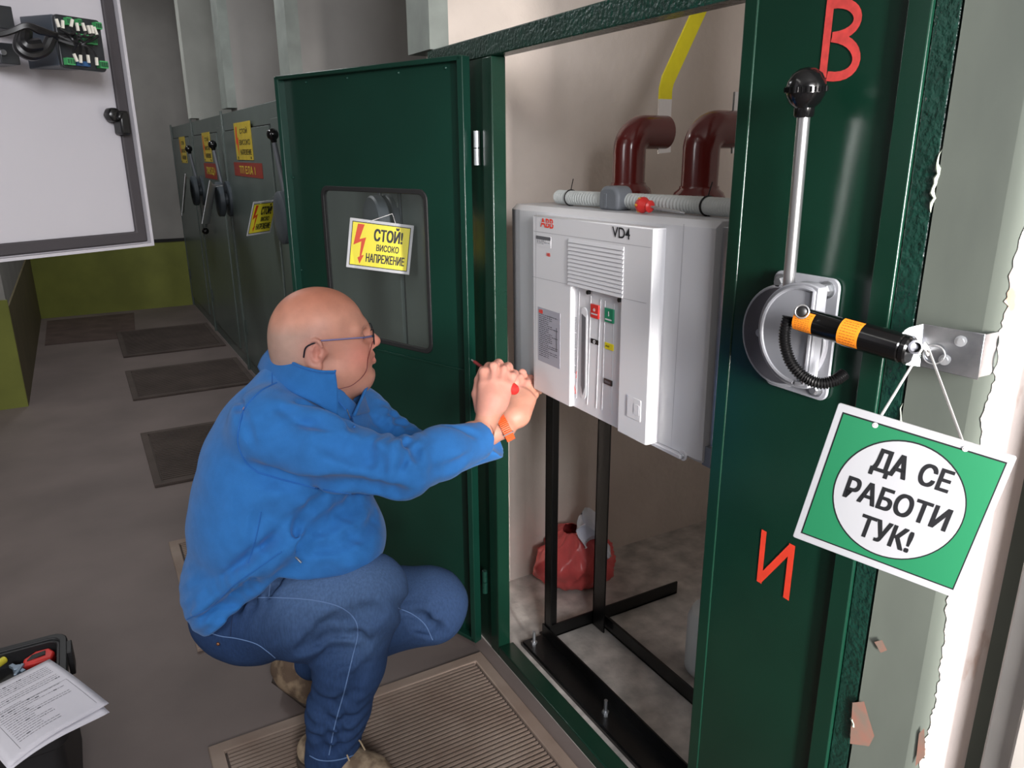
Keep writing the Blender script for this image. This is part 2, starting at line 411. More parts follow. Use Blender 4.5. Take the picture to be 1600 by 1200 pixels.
# painted letters (surface paint on the sheet)
def stroke_letter(name, segs, parent, m_):
    m = MB()
    for (a, b, wd) in segs:
        A = onx(a[0], a[1], 0.0015); B = onx(b[0], b[1], 0.0015); d = unit(B-A); s = np.cross(d, EX)*wd/2
        A = A-d*wd*0.0; m.add([A-s, B-s, B+s, A+s], [(0, 1, 2, 3)])
    return m.build(name, m_, parent, smooth=0)
m = MB(); arcn = [0]
def arcband(pts, wd):
    arcn[0] += 1; P = [onx(x, y, 0.0012-0.00004*arcn[0]) for x, y in pts]; L, Rr = [], []
    for i, p in enumerate(P):
        d = unit(P[min(i+1, len(P)-1)]-P[max(i-1, 0)]); s = np.cross(d, EX)*wd/2; L.append(p-s); Rr.append(p+s)
    m.grid([L, Rr])
def bez(p0, p1, p2, p3, n=14):
    return [tuple((1-t)**3*np.array(p0)+3*(1-t)**2*t*np.array(p1)+3*(1-t)*t*t*np.array(p2)+t**3*np.array(p3)) for t in [i/n for i in range(n+1)]]
arcband([(1299, -6), (1285, 122)], 0.0125)
arcband(bez((1300, 6), (1352, -4), (1356, 52), (1300, 58)), 0.0125)
arcband(bez((1300, 58), (1356, 62), (1348, 128), (1292, 119)), 0.0125)
m.build('painted_letter', K('spray_red'), t, smooth=0)
m = MB()
arcband([(1194, 829), (1186, 910)], 0.011); arcband([(1186, 906), (1238, 854)], 0.012); arcband([(1238, 851), (1228, 936)], 0.012)
m.build('painted_letter', K('red_paint'), t, smooth=0)
# ---- the open door
DH = V3(-0.004, 1.80, 0); DD = unit((-0.349, 0.937, 0)); DN = unit(np.cross(DD, EZ))      # DN towards the partition side
if np.dot(DN, CAMPOS-DH) < 0: DN = -DN                                                    # DN faces the camera
def dp(t_, z, n=0.0): return DH+DD*t_+EZ*z+DN*n
def dpl(px, py): q = onpl(px, py, DH, DN); return float(np.dot(q-DH, DD)), float(q[2])
t = thing('cubicle_door', 'dark green steel door standing open with a window, behind the crouching man', 'door', dp(0.42, 0.01))
W0, W1, Z0, Z1 = 0.218, 0.674, 0.920, 1.366
def door_sheet():
    m = MB(); k = 5
    inner = rrect(W0, W1, Z0, Z1, 0.022, k)
    # outer outline with the same number of vertices
    outer = []
    for i, (cx, cy) in enumerate(((0.845, 1.703), (0.05, 1.703), (0.05, 0.012), (0.845, 0.012))):
        for j in range(k+1): outer.append((cx, cy))
    m.ring(outer, inner, DH-DN*0.006, DD, EZ, DN, 0.006)
    return m
door_sheet().build('sheet', K('door_green'), t, smooth=0)
m = MB()                                                # folded edges
m.obox(dp(0.05, 0.858, 0.010), DD, EZ, DN, 0.010, 0.846, 0.014)
m.build('hinge_flange', K('door_green'), t, bevel=0.002)
m = MB(); m.obox(dp(0.845, 0.858, 0.006), DD, EZ, DN, 0.010, 0.846, 0.018); m.build('edge_flange', mat('green_edge', '163d33', 0.3), t, bevel=0.002)
m = MB(); m.obox(dp(0.4475, 1.700, 0.010), DD, EZ, DN, 0.40, 0.006, 0.014); m.build('top_flange', K('door_green'), t, bevel=0.002)
m = MB(); m.obox(dp(0.4475, 0.018, 0.010), DD, EZ, DN, 0.40, 0.006, 0.014); m.build('bottom_flange', K('door_green'), t, bevel=0.002)
m = MB(); m.obox(dp(0.4475, 0.884, 0.002), DD, EZ, DN, 0.385, 0.003, 0.003); m.build('cross_rib', K('door_green'), t, bevel=0.001)
m = MB(); m.ring(rrect(W0-0.012, W1+0.012, Z0-0.012, Z1+0.012, 0.03), rrect(W0+0.002, W1-0.002, Z0+0.002, Z1-0.002, 0.02), DH-DN*0.009, DD, EZ, DN, 0.013)
m.build('window_gasket', K('dark_rubber'), t, bevel=0.002)
m = MB(); m.prism(rrect(W0, W1, Z0, Z1, 0.02), DH-DN*0.004, DD, EZ, DN, 0.002); m.build('window_pane', K('window_glass'), t)
m = MB()
for tt in (0.12, 0.30, 0.52, 0.72): m.sphere(dp(tt, 1.682, 0.001), 0.004, 8, 6)
for zz in (1.4, 1.1, 0.8): m.sphere(dp(0.828, zz, 0.001), 0.004, 8, 6)
m.build('rivets', K('green_edge'), t)
# ================================================================= LEVER INTERLOCK (lever, disc, plates) on a front at x = 0
mat('old_disc_grey', '4b5258', 0.45, metal=0.1, var=0.08)
def lever_unit(name, label, yc, zc, s=1.0, near=False, group=None, down=False, m_disc='old_disc_grey', knob_z=None):
    """yc,zc: centre of the base plate"""
    t = thing(name, label, 'lever', (0, yc, zc), group)
    sg = -1 if down else 1
    pl = [(-0.075, 0.09), (-0.075, -0.09), (0.06, -0.09), (0.06, 0.09)]
    m = MB(); m.prism(rrect(-0.065*s, 0.065*s, -0.095*s, 0.095*s, 0.015*s), (-0.001, yc, zc), EY, EZ, -EX, 0.005); m.build('base_plate', K('light_grey_metal' if near else m_disc), t, bevel=0.001)
    m = MB(); m.lathe((-0.006, yc+0.02*s, zc-0.01*s), -EX, [(0.088*s, 0), (0.092*s, 0.003), (0.092*s, 0.020), (0.088*s, 0.024)], 48); m.build('rear_disc', K('light_grey_metal' if near else m_disc), t)
    m = MB(); m.lathe((-0.045*s, yc, zc-0.01*s), -EX, [(0.030*s, -0.03), (0.03*s, 0.0), (0.084*s, 0.001), (0.09*s, 0.006), (0.09*s, 0.034), (0.084*s, 0.040), (0.05*s, 0.044), (0.02*s, 0.044)], 48); m.build('front_disc', K('light_grey_metal' if near else m_disc), t)
    p = V3(-0.034*s, yc+0.035*s, zc+sg*0.03*s); q = V3(-0.060*s, yc+0.035*s, knob_z if knob_z else zc+sg*0.33*s)
    m = MB(); m.cyl(p, q, 0.0085*s, 16); r = m.build('rod', K('aluminium') if near else K('mid_grey_metal'), t)
    d = unit(q-p)
    m = MB(); m.lathe(q-d*0.012, d, [(0.011, 0), (0.013, 0.004), (0.014, 0.012), (0.024, 0.022), (0.0265, 0.03), (0.027, 0.033), (0.027, 0.040), (0.0265, 0.043), (0.022, 0.054), (0.012, 0.061), (0.001, 0.063)], 32); m.build('knob', K('black_gloss'), t)
    return t
# ================================================================= NEAR LEVER MECHANISM on the green panel
t = thing('operating_lever', 'grey metal operating lever with black ball knob on the green panel', 'lever', onx(1240, 530, 0))
# base plate, screwed to the panel
P = [onx(x, y, -0.001) for x, y in ((1219, 425), (1318, 436), (1291, 627), (1190, 600))]
yb0, yb1, zb0, zb1 = 0.704, 0.822, 1.118, 1.300
m = MB(); m.prism(rrect(yb0, yb1, zb0, zb1, 0.014), (0.0, 0, 0), EY, EZ, -EX, 0.005); m.build('base_plate', K('light_grey_metal'), t, bevel=0.001)
for y, z in ((0.722, 1.283), (0.806, 1.283), (0.722, 1.135)):
    m = MB(); m.cyl((-0.004, y, z), (-0.007, y, z), 0.0125, 20); b = m.build('washer', K('metal_zinc'), t)
    m = MB(); m.lathe((-0.007, y, z), -EX, [(0.009, 0), (0.009, 0.006), (0.007, 0.008)], 6); m.build('bolt', K('metal_zinc'), b)
def disc(name, xa, cy, cz, R, flat=None, lip=0.010, th=0.003):
    """round cover, cut straight at y < flat, with a rim turned towards the panel"""
    out = []; inn = []
    n = 56
    for k in range(n):
        a = 2*math.pi*k/n; y = cy+R*math.cos(a); z = cz+R*math.sin(a); y2 = cy+(R-0.003)*math.cos(a); z2 = cz+(R-0.003)*math.sin(a)
        if flat is not None: y = max(y, flat); y2 = max(y2, flat+0.002)
        out.append((y, z)); inn.append((y2, z2))
    m = MB(); m.prism(out, (xa, 0, 0), EY, EZ, -EX, th); m.ring(out, inn, (xa, 0, 0), EY, EZ, EX, lip)
    return m.build(name, K('light_grey_metal'), t, bevel=0.0015)
q_ = onx(1219, 525, -0.016); disc('rear_disc', -0.012, q_[1], q_[2], 0.079, lip=0.008)
MB().cyl((-0.0125, q_[1], q_[2]), (-0.0165, q_[1], q_[2]), 0.074, 48).build('gap_shade_face', mat('disc_shadow_grey', '4a4a50', 0.5, metal=0.3), t)  # dark disc that paints the shade in the gap between the discs
q_ = onx(1249, 525, -0.058); disc('front_disc', -0.056, q_[1], q_[2], 0.076, flat=onx(1276, 526, -0.052)[1], lip=0.016)
m = MB(); fy_ = onx(1276, 526, -0.052)[1]; aa_ = [a for a in np.linspace(0, 2*math.pi, 90) if q_[1]+0.068*math.cos(a) > fy_+0.004]; aa_ = sorted([(a if a < math.pi*1.5 else a-2*math.pi) for a in aa_])
m.tube([V3(-0.0585, q_[1]+0.069*math.cos(a), q_[2]+0.069*math.sin(a)) for a in aa_], 0.0035, 8); m.build('raised_rim', K('light_grey_metal'), t)
m = MB(); m.cyl((-0.01, 0.77, 1.205), (-0.05, 0.77, 1.205), 0.02); m.build('axle', K('mid_grey_metal'), t)
m = MB(); m.cyl((-0.03, 0.80, 1.21), (-0.052, 0.80, 1.21), 0.006, 12); m.build('pin', K('metal_zinc'), t)
kn = onx(1256, 178, -0.050); rb = onx(1231, 462, -0.034)
m = MB(); m.cyl(rb, kn, 0.0088, 20); m.build('rod', K('aluminium'), t)
d = unit(kn-rb)
m = MB(); m.lathe(kn-d*0.004, d, [(0.012, 0), (0.0135, 0.003), (0.0135, 0.012), (0.020, 0.018), (0.0245, 0.027), (0.0255, 0.031)], 40)
m.lathe(kn-d*0.004, d, [(0.0268, 0.0312), (0.0268, 0.039)], 40)
m.lathe(kn-d*0.004, d, [(0.0255, 0.0392), (0.0245, 0.045), (0.019, 0.055), (0.010, 0.061), (0.001, 0.063)], 40)
for k in range(30):
    a = 2*math.pi*k/30; A_, B_, D_ = frame(d); c = kn+d*0.031+0.0268*(A_*math.cos(a)+B_*math.sin(a)); m.bar(c-d*0.003, c+d*0.0035, 0.002, 0.002)
m.build('knob', K('black_gloss'), t)
# ---- locking handle: black cylinder across the lever, with labels, cord sleeve and ring
tl = thing('locking_cylinder', 'black cylindrical lock with orange labels fixed across the lever discs', 'lock', at(1330, 515, 0.78))
c0 = onx(1246, 497, -0.100); c1 = onx(1424, 548, -0.078)
ax = unit(c1-c0); L = np.linalg.norm(c1-c0)
m = MB(); m.lathe(c0, ax, [(0.012, 0), (0.0158, 0.002), (0.0168, 0.012), (0.0168, L*0.42), (0.0176, L*0.43), (0.0182, L*0.47), (0.0182, L*0.93), (0.0170, L*0.94), (0.0182, L*0.95), (0.0182, L*0.985), (0.016, L)], 40); m.build('body', K('black_gloss'), tl)
def wraplabel(c, r, a0, a1, h0, h1, mm, parent, name='label', txt=None):
    up = unit(CAMPOS-c); up = unit(up-ax*np.dot(up, ax)); sd = np.cross(ax, up)      # angle 0 faces the viewer
    rows = []
    for i in range(13):
        a = math.radians(a0+(a1-a0)*i/12); rows.append([c+ax*(h0+(h1-h0)*j/3)+r*(math.cos(a)*up+math.sin(a)*sd) for j in range(4)])
    m = MB(); m.grid(rows); o = m.build(name, mm, parent)
    m = MB(); rr = random.Random(2)
    for i in range(1, 10):
        a = math.radians(a0+(a1-a0)*(i+0.5)/11)
        h = h0+(h1-h0)*0.12
        while h < h1-(h1-h0)*0.15:
            l = rr.uniform(0.001, 0.004); l = min(l, h1-(h1-h0)*0.1-h)
            A = c+ax*h+(r+0.0002)*(math.cos(a)*up+math.sin(a)*sd); B = A+ax*l; s = sd*0.00035
            m.add([A-s, B-s, B+s, A+s], [(0, 1, 2, 3)]); h += l+0.0012
    m.build('label_text', mat('label_ink', '8a3f10', 0.6), o, smooth=0)
wraplabel(c0, 0.0171, -38, 62, L*0.02, L*0.20, K('orange_label'), tl)
wraplabel(c0, 0.0186, -62, 62, L*0.40+0.006, L*0.40+0.034, K('orange_label'), tl)
m = MB(); rp = onx(1253, 487, -0.122); nrm = unit(CAMPOS-rp); A_, B_, _ = frame(nrm)
m.tube([rp+0.0085*(math.cos(2*math.pi*k/24)*A_+math.sin(2*math.pi*k/24)*B_) for k in range(24)], 0.0012, 8, closed=True); m.build('ring', K('aluminium'), tl)
m = MB(); m.lathe(rp-nrm*0.012, nrm, [(0.004, 0), (0.007, 0.002), (0.0072, 0.010), (0.005, 0.011)], 20); m.build('plug', K('black_plastic'), tl)
# corrugated black sleeve hanging in a bow
cp = [(1232, 494, -.108), (1226, 520, -.112), (1228, 545, -.112), (1238, 570, -.108), (1258, 590, -.10), (1282, 599, -.09), (1305, 594, -.075), (1321, 583, -.06)]
P = [onx(*c) for c in cp]
def spline(P, n):
    P = [np.array(p, float) for p in P]; Q = [2*P[0]-P[1]]+P+[2*P[-1]-P[-2]]; out = []
    for i in range(1, len(Q)-2):
        for k in range(n):
            u = k/n; a, b, c, d = Q[i-1], Q[i], Q[i+1], Q[i+2]
            out.append(0.5*((2*b)+(-a+c)*u+(2*a-5*b+4*c-d)*u*u+(-a+3*b-3*c+d)*u**3))
    out.append(P[-1]); return out
S = spline(P, 30); rad = [0.0074+0.0011*math.sin(2*math.pi*k/5.0) for k in range(len(S))]; rad[-1] = 0.004
ts = MB().tube(S, rad, 16).build('corrugated_sleeve', K('black_plastic'), tl)
# ---- zinc bracket at the end of the lock
t = thing('steel_bracket', 'shiny folded steel bracket at the end of the black lock', 'bracket', onx(1445, 548, -0.06))
a0 = onx(1443, 506, -0.062); a1 = onx(1540, 522, -0.035); b1 = onx(1528, 594, -0.035); b0 = onx(1438, 573, -0.062)
nb = unit(np.cross(a1-a0, b0-a0))
if np.dot(nb, CAMPOS-a0) < 0: nb = -nb
def plate(pts, n, th):
    m = MB(); k = len(pts); pts = [np.array(p) for p in pts]; lo = [p-n*th for p in pts]
    m.add(pts+lo, [tuple(range(k)), tuple(reversed(range(k, 2*k)))]+[(i, i+k, (i+1) % k+k, (i+1) % k) for i in range(k)]); return m
plate([b0, b1, a1, a0], nb, 0.0022).build('arm', K('bracket_steel'), t, bevel=0.0006)
# rounded ear on which the lock's pin sits
ec = onx(1424, 541, -0.072); ea = unit(a0-b0); eb = unit(((a0+b0)/2-ec)); en = unit(np.cross(ea, eb))
if np.dot(en, CAMPOS-ec) < 0: en = -en
W = np.linalg.norm(a0-b0)/2; D_ = np.linalg.norm((a0+b0)/2-ec)
m = MB(); pts = [(a0), (b0)]
for k in range(13):
    a = math.pi*k/12; pts.append(ec-ea*W*math.cos(a)*0.92-eb*W*0.62*math.sin(a))
plate(pts, en, 0.0022).build('ear', K('bracket_steel'), t, bevel=0.0006)
for i, (x, y) in enumerate(((1501, 533), (1476, 562))):
    c = onpl(x, y, a0, nb); b = MB().cyl(c, c+nb*0.0015, 0.0065, 18).build('washer', K('metal_zinc'), t)
    MB().lathe(c+nb*0.0015, nb, [(0.004, 0), (0.004, 0.003)], 6).build('bolt', K('metal_zinc'), b)
m = MB(); ce = onx(1424, 541, -0.074); m.lathe(ce, unit(onx(1450, 548, -0.112)-ce), [(0.0085, -0.01), (0.0085, 0.016), (0.006, 0.0165), (0.006, 0.01)], 24); m.build('pin', mat('pin_dark', '55565c', 0.4, metal=0.6), t)
m = MB(); rc = onpl(1459, 554, a0+nb*0.004, nb); A_, B_, _ = frame(nb)
m.tube([rc+0.0115*(math.cos(2*math.pi*k/28)*A_+math.sin(2*math.pi*k/28)*B_) for k in range(28)], 0.0009, 8, closed=True); m.build('split_ring', K('aluminium'), t)
# stand-off foot so that the bracket is fixed to the column
m = MB(); fc = (a1+b1)/2; m.obox(V3(fc[0]/2, fc[1]+0.004, fc[2]), EX, unit(a1-b1), EY, abs(fc[0])/2, W*0.98, 0.0012); m.build('foot', K('bracket_steel'), t)
# ================================================================= GREEN HANGING SIGN
sc = [at(1248, 842, 0.735), at(1500, 938, 0.680), at(1584, 712, 0.640), at(1300, 627, 0.700)]     # bl, br, tr, tl
def hanging_sign(name, label, group, corners, face_m, parent_group=None):
    pass
def quadmap(c, u, v, n=0.0, nrm=None): 
    p = (1-u)*(1-v)*c[0]+u*(1-v)*c[1]+u*v*c[2]+(1-u)*v*c[3]
    return p+(nrm*n if nrm is not None else 0)
def make_rect(c):
    """best rectangle through four measured corners"""
    cc = sum(c)/4; U = (c[1]-c[0]+c[2]-c[3])/2; Vv = (c[3]-c[0]+c[2]-c[1])/2
    w_, h_ = np.linalg.norm(U), np.linalg.norm(Vv); u = unit(U); v = unit(Vv-u*np.dot(Vv, u))
    return [cc-u*w_/2-v*h_/2, cc+u*w_/2-v*h_/2, cc+u*w_/2+v*h_/2, cc-u*w_/2+v*h_/2]
def quadplate(c, n, th, m_, name, parent, lift=0, u0=0, u1=1, v0=0, v1=1, r=0.0, bevel=0):
    U = c[1]-c[0]; Vv = c[3]-c[0]; w_ = np.linalg.norm(U); h_ = np.linalg.norm(Vv)
    pl = rrect(u0*w_, u1*w_, v0*h_, v1*h_, max(r, 1e-4), 4)
    return MB().prism(pl, c[0]+n*lift, unit(U), unit(Vv), n, th).build(name, m_, parent, bevel=bevel)
sc = make_rect(sc); sn = unit(np.cross(sc[1]-sc[0], sc[3]-sc[0]))
t = thing('hanging_sign', 'green and white hanging sign with an oval inscription, beside the lever', 'sign', sum(sc)/4)
quadplate(sc, sn, -0.0028, K('white_board'), 'board', t, r=0.002, bevel=0.0004)
f = quadplate(sc, sn, 0.0002, K('ink'), 'printed_face', t, lift=0.00015, u0=0.040, u1=0.965, v0=0.050, v1=0.950)
quadplate(sc, sn, 0.0002, K('sign_green'), 'green_field', f, lift=0.0005, u0=0.048, u1=0.957, v0=0.060, v1=0.940)
def oval(lift, a, b, m_, nm):
    w_ = np.linalg.norm(sc[1]-sc[0]); h_ = np.linalg.norm(sc[3]-sc[0])
    pl = [(w_*0.502+w_*a*math.cos(2*math.pi*k/64), h_*0.498+h_*b*math.sin(2*math.pi*k/64)) for k in range(64)]
    MB().prism(pl, sc[0]+sn*lift, unit(sc[1]-sc[0]), unit(sc[3]-sc[0]), sn, 0.0002).build(nm, m_, f)
oval(0.0008, 0.372, 0.405, K('ink'), 'oval_outline'); oval(0.0011, 0.364, 0.395, K('white_board'), 'white_oval')
def signtext(m, txt, u0, u1, v0, v1, c, n, lift, bold, space=1.0):
    return lettering(m, txt, quadmap(c, u0, v0), quadmap(c, u1, v0), quadmap(c, u1, v1), quadmap(c, u0, v1), n, lift, bold, space)
for a_ in (('ДА', 0.300, 0.495, 0.615, 0.795), ('СЕ', 0.565, 0.735, 0.650, 0.795), ('РАБОТИ', 0.205, 0.800, 0.405, 0.555), ('ТУК!', 0.355, 0.655, 0.185, 0.335)):
    signtext(MB(), *a_, sc, sn, 0.0015, 0.045).build('lettering', K('ink'), f, smooth=0)
hook = rc+nb*0.002
holes = [quadmap(sc, 0.24, 0.93), quadmap(sc, 0.74, 0.955)]
for hh in holes: MB().cyl(hh+sn*0.0001, hh+sn*0.0014, 0.0025, 12).build('eyelet', K('string_white'), t)
m = MB(); hk = onpl(1443, 541, a0+nb*0.006, nb)
hk2 = onpl(1452, 548, a0+nb*0.006, nb)
m.tube([holes[0]+sn*0.002, hk, hk2, holes[1]+sn*0.002], 0.0014, 8)
m.tube([hk+V3(0, 0, 0.004), hk2, hk2-V3(0, 0, 0.006), hk], 0.0018, 8, closed=True)
m.build('string', K('string_white'), t)
# ================================================================= YELLOW HIGH-VOLTAGE SIGNS
def hv_sign(label, corners, hookpt, detail=True, group='yellow hanging warning signs'):
    c = make_rect([np.array(p) for p in corners]); n = unit(np.cross(c[1]-c[0], c[3]-c[0]))
    t = thing('warning_sign', label, 'sign', sum(c)/4, group)
    quadplate(c, n, -0.003, K('white_board'), 'board', t)
    f = quadplate(c, n, 0.0003, K('ink'), 'printed_face', t, lift=0.0002, u0=0.040, u1=0.960, v0=0.055, v1=0.945)
    quadplate(c, n, 0.0003, K('sign_yellow'), 'yellow_field', f, lift=0.0006, u0=0.052, u1=0.948, v0=0.072, v1=0.928)
    m = MB(); L = 0.0013
    bolt = [(0.13, 0.90), (0.235, 0.90), (0.175, 0.595), (0.275, 0.645), (0.225, 0.27), (0.262, 0.29), (0.205, 0.10), (0.165, 0.22), (0.197, 0.25), (0.205, 0.555), (0.085, 0.47)]
    m.add([quadmap(c, u, v)+n*L for u, v in bolt], [tuple(range(len(bolt)))]); m.build('bolt_symbol', K('sign_red'), f, smooth=0)
    for a_ in (('СТОЙ!', 0.40, 0.84, 0.60, 0.90), ('ВИСОКО', 0.45, 0.80, 0.40, 0.53), ('НАПРЕЖЕНИЕ', 0.30, 0.90, 0.16, 0.33)):
        signtext(MB(), *a_, c, n, L, 0.04).build('lettering', K('ink'), f, smooth=0)
    m = MB(); h1 = quadmap(c, 0.27, 0.95)+n*0.003; h2 = quadmap(c, 0.73, 0.95)+n*0.003
    m.tube([h1, np.array(hookpt), h2], 0.0012, 6); m.build('string', K('string_white'), t)
    return t
sg = [ony(539, 416, 2.33), ony(638, 430, 2.235), ony(648, 352, 2.235), ony(549, 341, 2.33)]
hv_sign('yellow high voltage sign seen through the window of the open green door', sg, ony(613, 334, 2.30))
sg = [onx(391, 367, -0.15), onx(427, 362, -0.01), onx(428, 313, -0.01), onx(391, 318, -0.15)]
hv_sign('yellow high voltage sign hanging left of the open green door edge', sg, onx(437, 303, -0.07))
# ================================================================= OLD GREY CUBICLES down the corridor
def cubicle(y0, y1, label, plate=True, red=None, yk=None, zk=None, down=False, plate_y=None):
    t = thing('switchgear_cubicle', label, 'electrical cabinet', (0.05, (y0+y1)/2, 0), 'grey steel cubicles in the row')
    zt = 1.722
    m = MB(); m.box(0.0, 0.05, y0+0.004, y1-0.004, 0, zt); m.build('frame', K('grey_paint'), t, bevel=0.003)
    dy0 = y0+0.30*(y1-y0)*0.55; dy1 = y1-0.07
    d = MB().box(-0.012, 0.0, dy0, dy1, 0.10, zt-0.11).build('door', K('grey_paint'), t, bevel=0.002)
    m = MB()                                            # dark gaps round the door and the narrow side panel
    for (a, b, c, e) in ((dy0-0.014, dy0, 0.09, zt-0.10), (dy1, dy1+0.014, 0.09, zt-0.10), (dy0-0.008, dy1+0.008, 0.092, 0.10), (dy0-0.008, dy1+0.008, zt-0.11, zt-0.102)):
        m.box(-0.0005, 0.001, a, b, c, e)
    m.build('door_gap', K('seam_black'), t, smooth=0)
    MB().box(-0.008, 0.0, y0+0.05, dy0-0.03, 0.10, zt-0.08).build('side_panel', K('grey_paint'), t, bevel=0.002)
    MB().box(-0.014, 0.0, y1-0.02, y1+0.006, 0, zt+0.02).build('corner_strip', K('grey_paint'), t, bevel=0.002)
    MB().box(-0.02, -0.012, dy1-0.05, dy1-0.035, 0.28, 0.38).build('hinge', K('grey_dark'), t)
    if plate:
        py0, py1, pz0, pz1 = plate
        p = MB().box(-0.0155, -0.0125, py0, py1, pz0, pz1).build('warning_plate', K('plate_yellow'), t, bevel=0.0005); n = -EX
        c = [V3(-0.0155, py1, pz0), V3(-0.0155, py0, pz0), V3(-0.0155, py0, pz1), V3(-0.0155, py1, pz1)]
        m = MB(); bolt = [(0.10, 0.90), (0.17, 0.90), (0.15, 0.55), (0.22, 0.62), (0.18, 0.1), (0.12, 0.45), (0.06, 0.42)]
        m.add([quadmap(c, u, v)+n*0.0008 for u, v in bolt], [tuple(range(len(bolt)))]); m.build('bolt_symbol', K('sign_red'), p, smooth=0)
        for a_ in (('СТОЙ', 0.35, 0.80, 0.70, 0.86), ('ВИСОКО', 0.28, 0.92, 0.40, 0.54), ('НАПРЕЖЕНИЕ', 0.28, 0.94, 0.14, 0.28)): signtext(MB(), *a_, c, n, 0.0008, 0.03).build('lettering', K('ink'), p, smooth=0)
        for u in (0.12, 0.90):
            q = quadmap(c, u, 0.06); MB().cyl(q, q-EX*0.002, 0.008, 10).build('screw', K('ink'), p)
    if red:
        ry0, ry1, rz0, rz1, txt = red
        p = MB().box(-0.0145, -0.0125, ry0, ry1, rz0, rz1).build('name_plate', K('plate_red'), t)
        c = [V3(-0.0145, ry1, rz0), V3(-0.0145, ry0, rz0), V3(-0.0145, ry0, rz1), V3(-0.0145, ry1, rz1)]
        m = MB(); signtext(m, txt, 0.22, 0.78 if len(txt) < 9 else 0.92, 0.22, 0.74, c, -EX, 0.0012, 0.06); m.build('lettering', K('plate_letters'), p, smooth=0)
    return t
P0 = onx(368, 192, 0); P1 = onx(400, 252, 0)
cubicle(2.105, 3.86, 'grey steel cubicle seen through the green door window and beside its edge', plate=None)
cubicle(3.87, 5.50, 'grey steel cubicle with yellow plate, nearest one left of the green door', plate=(4.57, 5.05, 1.44, 1.65), red=(4.37, 5.18, 1.345, 1.425, 'ТП ЕЛА 1'))
cubicle(5.51, 6.93, 'grey steel cubicle second from the far end, red plate under yellow plate', plate=(6.0, 6.36, 1.42, 1.625), red=(5.88, 6.42, 1.30, 1.41, 'ПРИСЪЕД 4'))
cubicle(6.94, 8.30, 'farthest grey steel cubicle, in the corner by the end wall', plate=(7.35, 7.72, 1.40, 1.62))
lever_unit('operating_lever', 'old lever of the grey cubicle, seen through the green door window', 2.45, 1.262, 1.0, knob_z=1.55, group='levers of the grey cubicles')
lever_unit('operating_lever', 'old lever with black knob just left of the green door edge', onx(457, 330, -0.05)[1]+0.06, 1.20, 1.35, knob_z=1.535, group='levers of the grey cubicles')
lever_unit('operating_lever', 'old lever with black knob beside the second hanging sign in the corridor', onx(350, 308, -0.05)[1], 1.20, 1.25, knob_z=1.51, group='levers of the grey cubicles')
lever_unit('operating_lever', 'old lever with black knob farthest down the corridor', onx(310, 298, -0.05)[1], 1.21, 1.25, knob_z=1.49, group='levers of the grey cubicles')
# two more hanging signs seen from the side / back
def plain_sign(label, c, hook):
    c = make_rect([np.array(p) for p in c]); n = unit(np.cross(c[1]-c[0], c[3]-c[0])); t = thing('warning_sign', label, 'sign', sum(c)/4, 'yellow hanging warning signs')
    quadplate(c, n, -0.003, K('white_board'), 'board', t)
    m = MB(); m.tube([quadmap(c, 0.3, 0.95)+n*0.003, np.array(hook), quadmap(c, 0.7, 0.95)+n*0.003], 0.0015, 6); m.build('string', K('string_white'), t)
plain_sign('pale edge-on hanging sign on the second lever down the corridor', [onx(320, 334, -0.27), onx(331, 338, -0.12), onx(334, 303, -0.12), onx(324, 297, -0.27)], onx(349, 290, -0.06))
plain_sign('farthest hanging sign, a thin white sliver beside the last lever', [onx(286, 322, -0.24), onx(289, 318, -0.12), onx(291, 287, -0.12), onx(288, 286, -0.24)], onx(300, 283, -0.06))
# small knobs of the lower levers on far cubicles
for i, (x, y, lab) in enumerate(((321, 361, 'short lower lever with black knob pointing down on a far cubicle'),)):
    p = onx(x, y, -0.06)
    t = thing('lower_lever', lab, 'lever', (0, p[1], p[2]))
    MB().cyl(p+EZ*0.25+EX*0.05, p, 0.008, 12).build('rod', K('grey_dark'), t); MB().sphere(p, 0.026, 16, 10).build('knob', K('black_gloss'), t)

# ================================================================= CIRCUIT BREAKER
BL = onx(801, 580, 0.072); BR_ = onx(1090, 727, 0.044); TR_ = onx(1125, 345, 0.044); TL_ = onx(795, 320, 0.072)
bc = make_rect([BL, BR_, TR_, TL_]); B0 = bc[0]; BU = unit(bc[1]-bc[0]); BV = unit(bc[3]-bc[0]); BN = unit(np.cross(BU, BV))   # BN towards the corridor
BW = np.linalg.norm(bc[1]-bc[0]); BH = np.linalg.norm(bc[3]-bc[0])
def bq(px, py, dep=0.0):                              # (u,v) on the breaker's face raised by dep
    q = onpl(px, py, B0+BN*dep, BN)-B0; return float(np.dot(q, BU)), float(np.dot(q, BV))
def bP(u, v, n=0.0): return B0+BU*u+BV*v+BN*n
t = thing('circuit_breaker', 'white boxed circuit breaker with red emblem, slatted grille and push buttons', 'circuit breaker', bP(BW/2, 0, -0.1))
BRK = t
DEP = 0.034                                           # how far the middle stands out
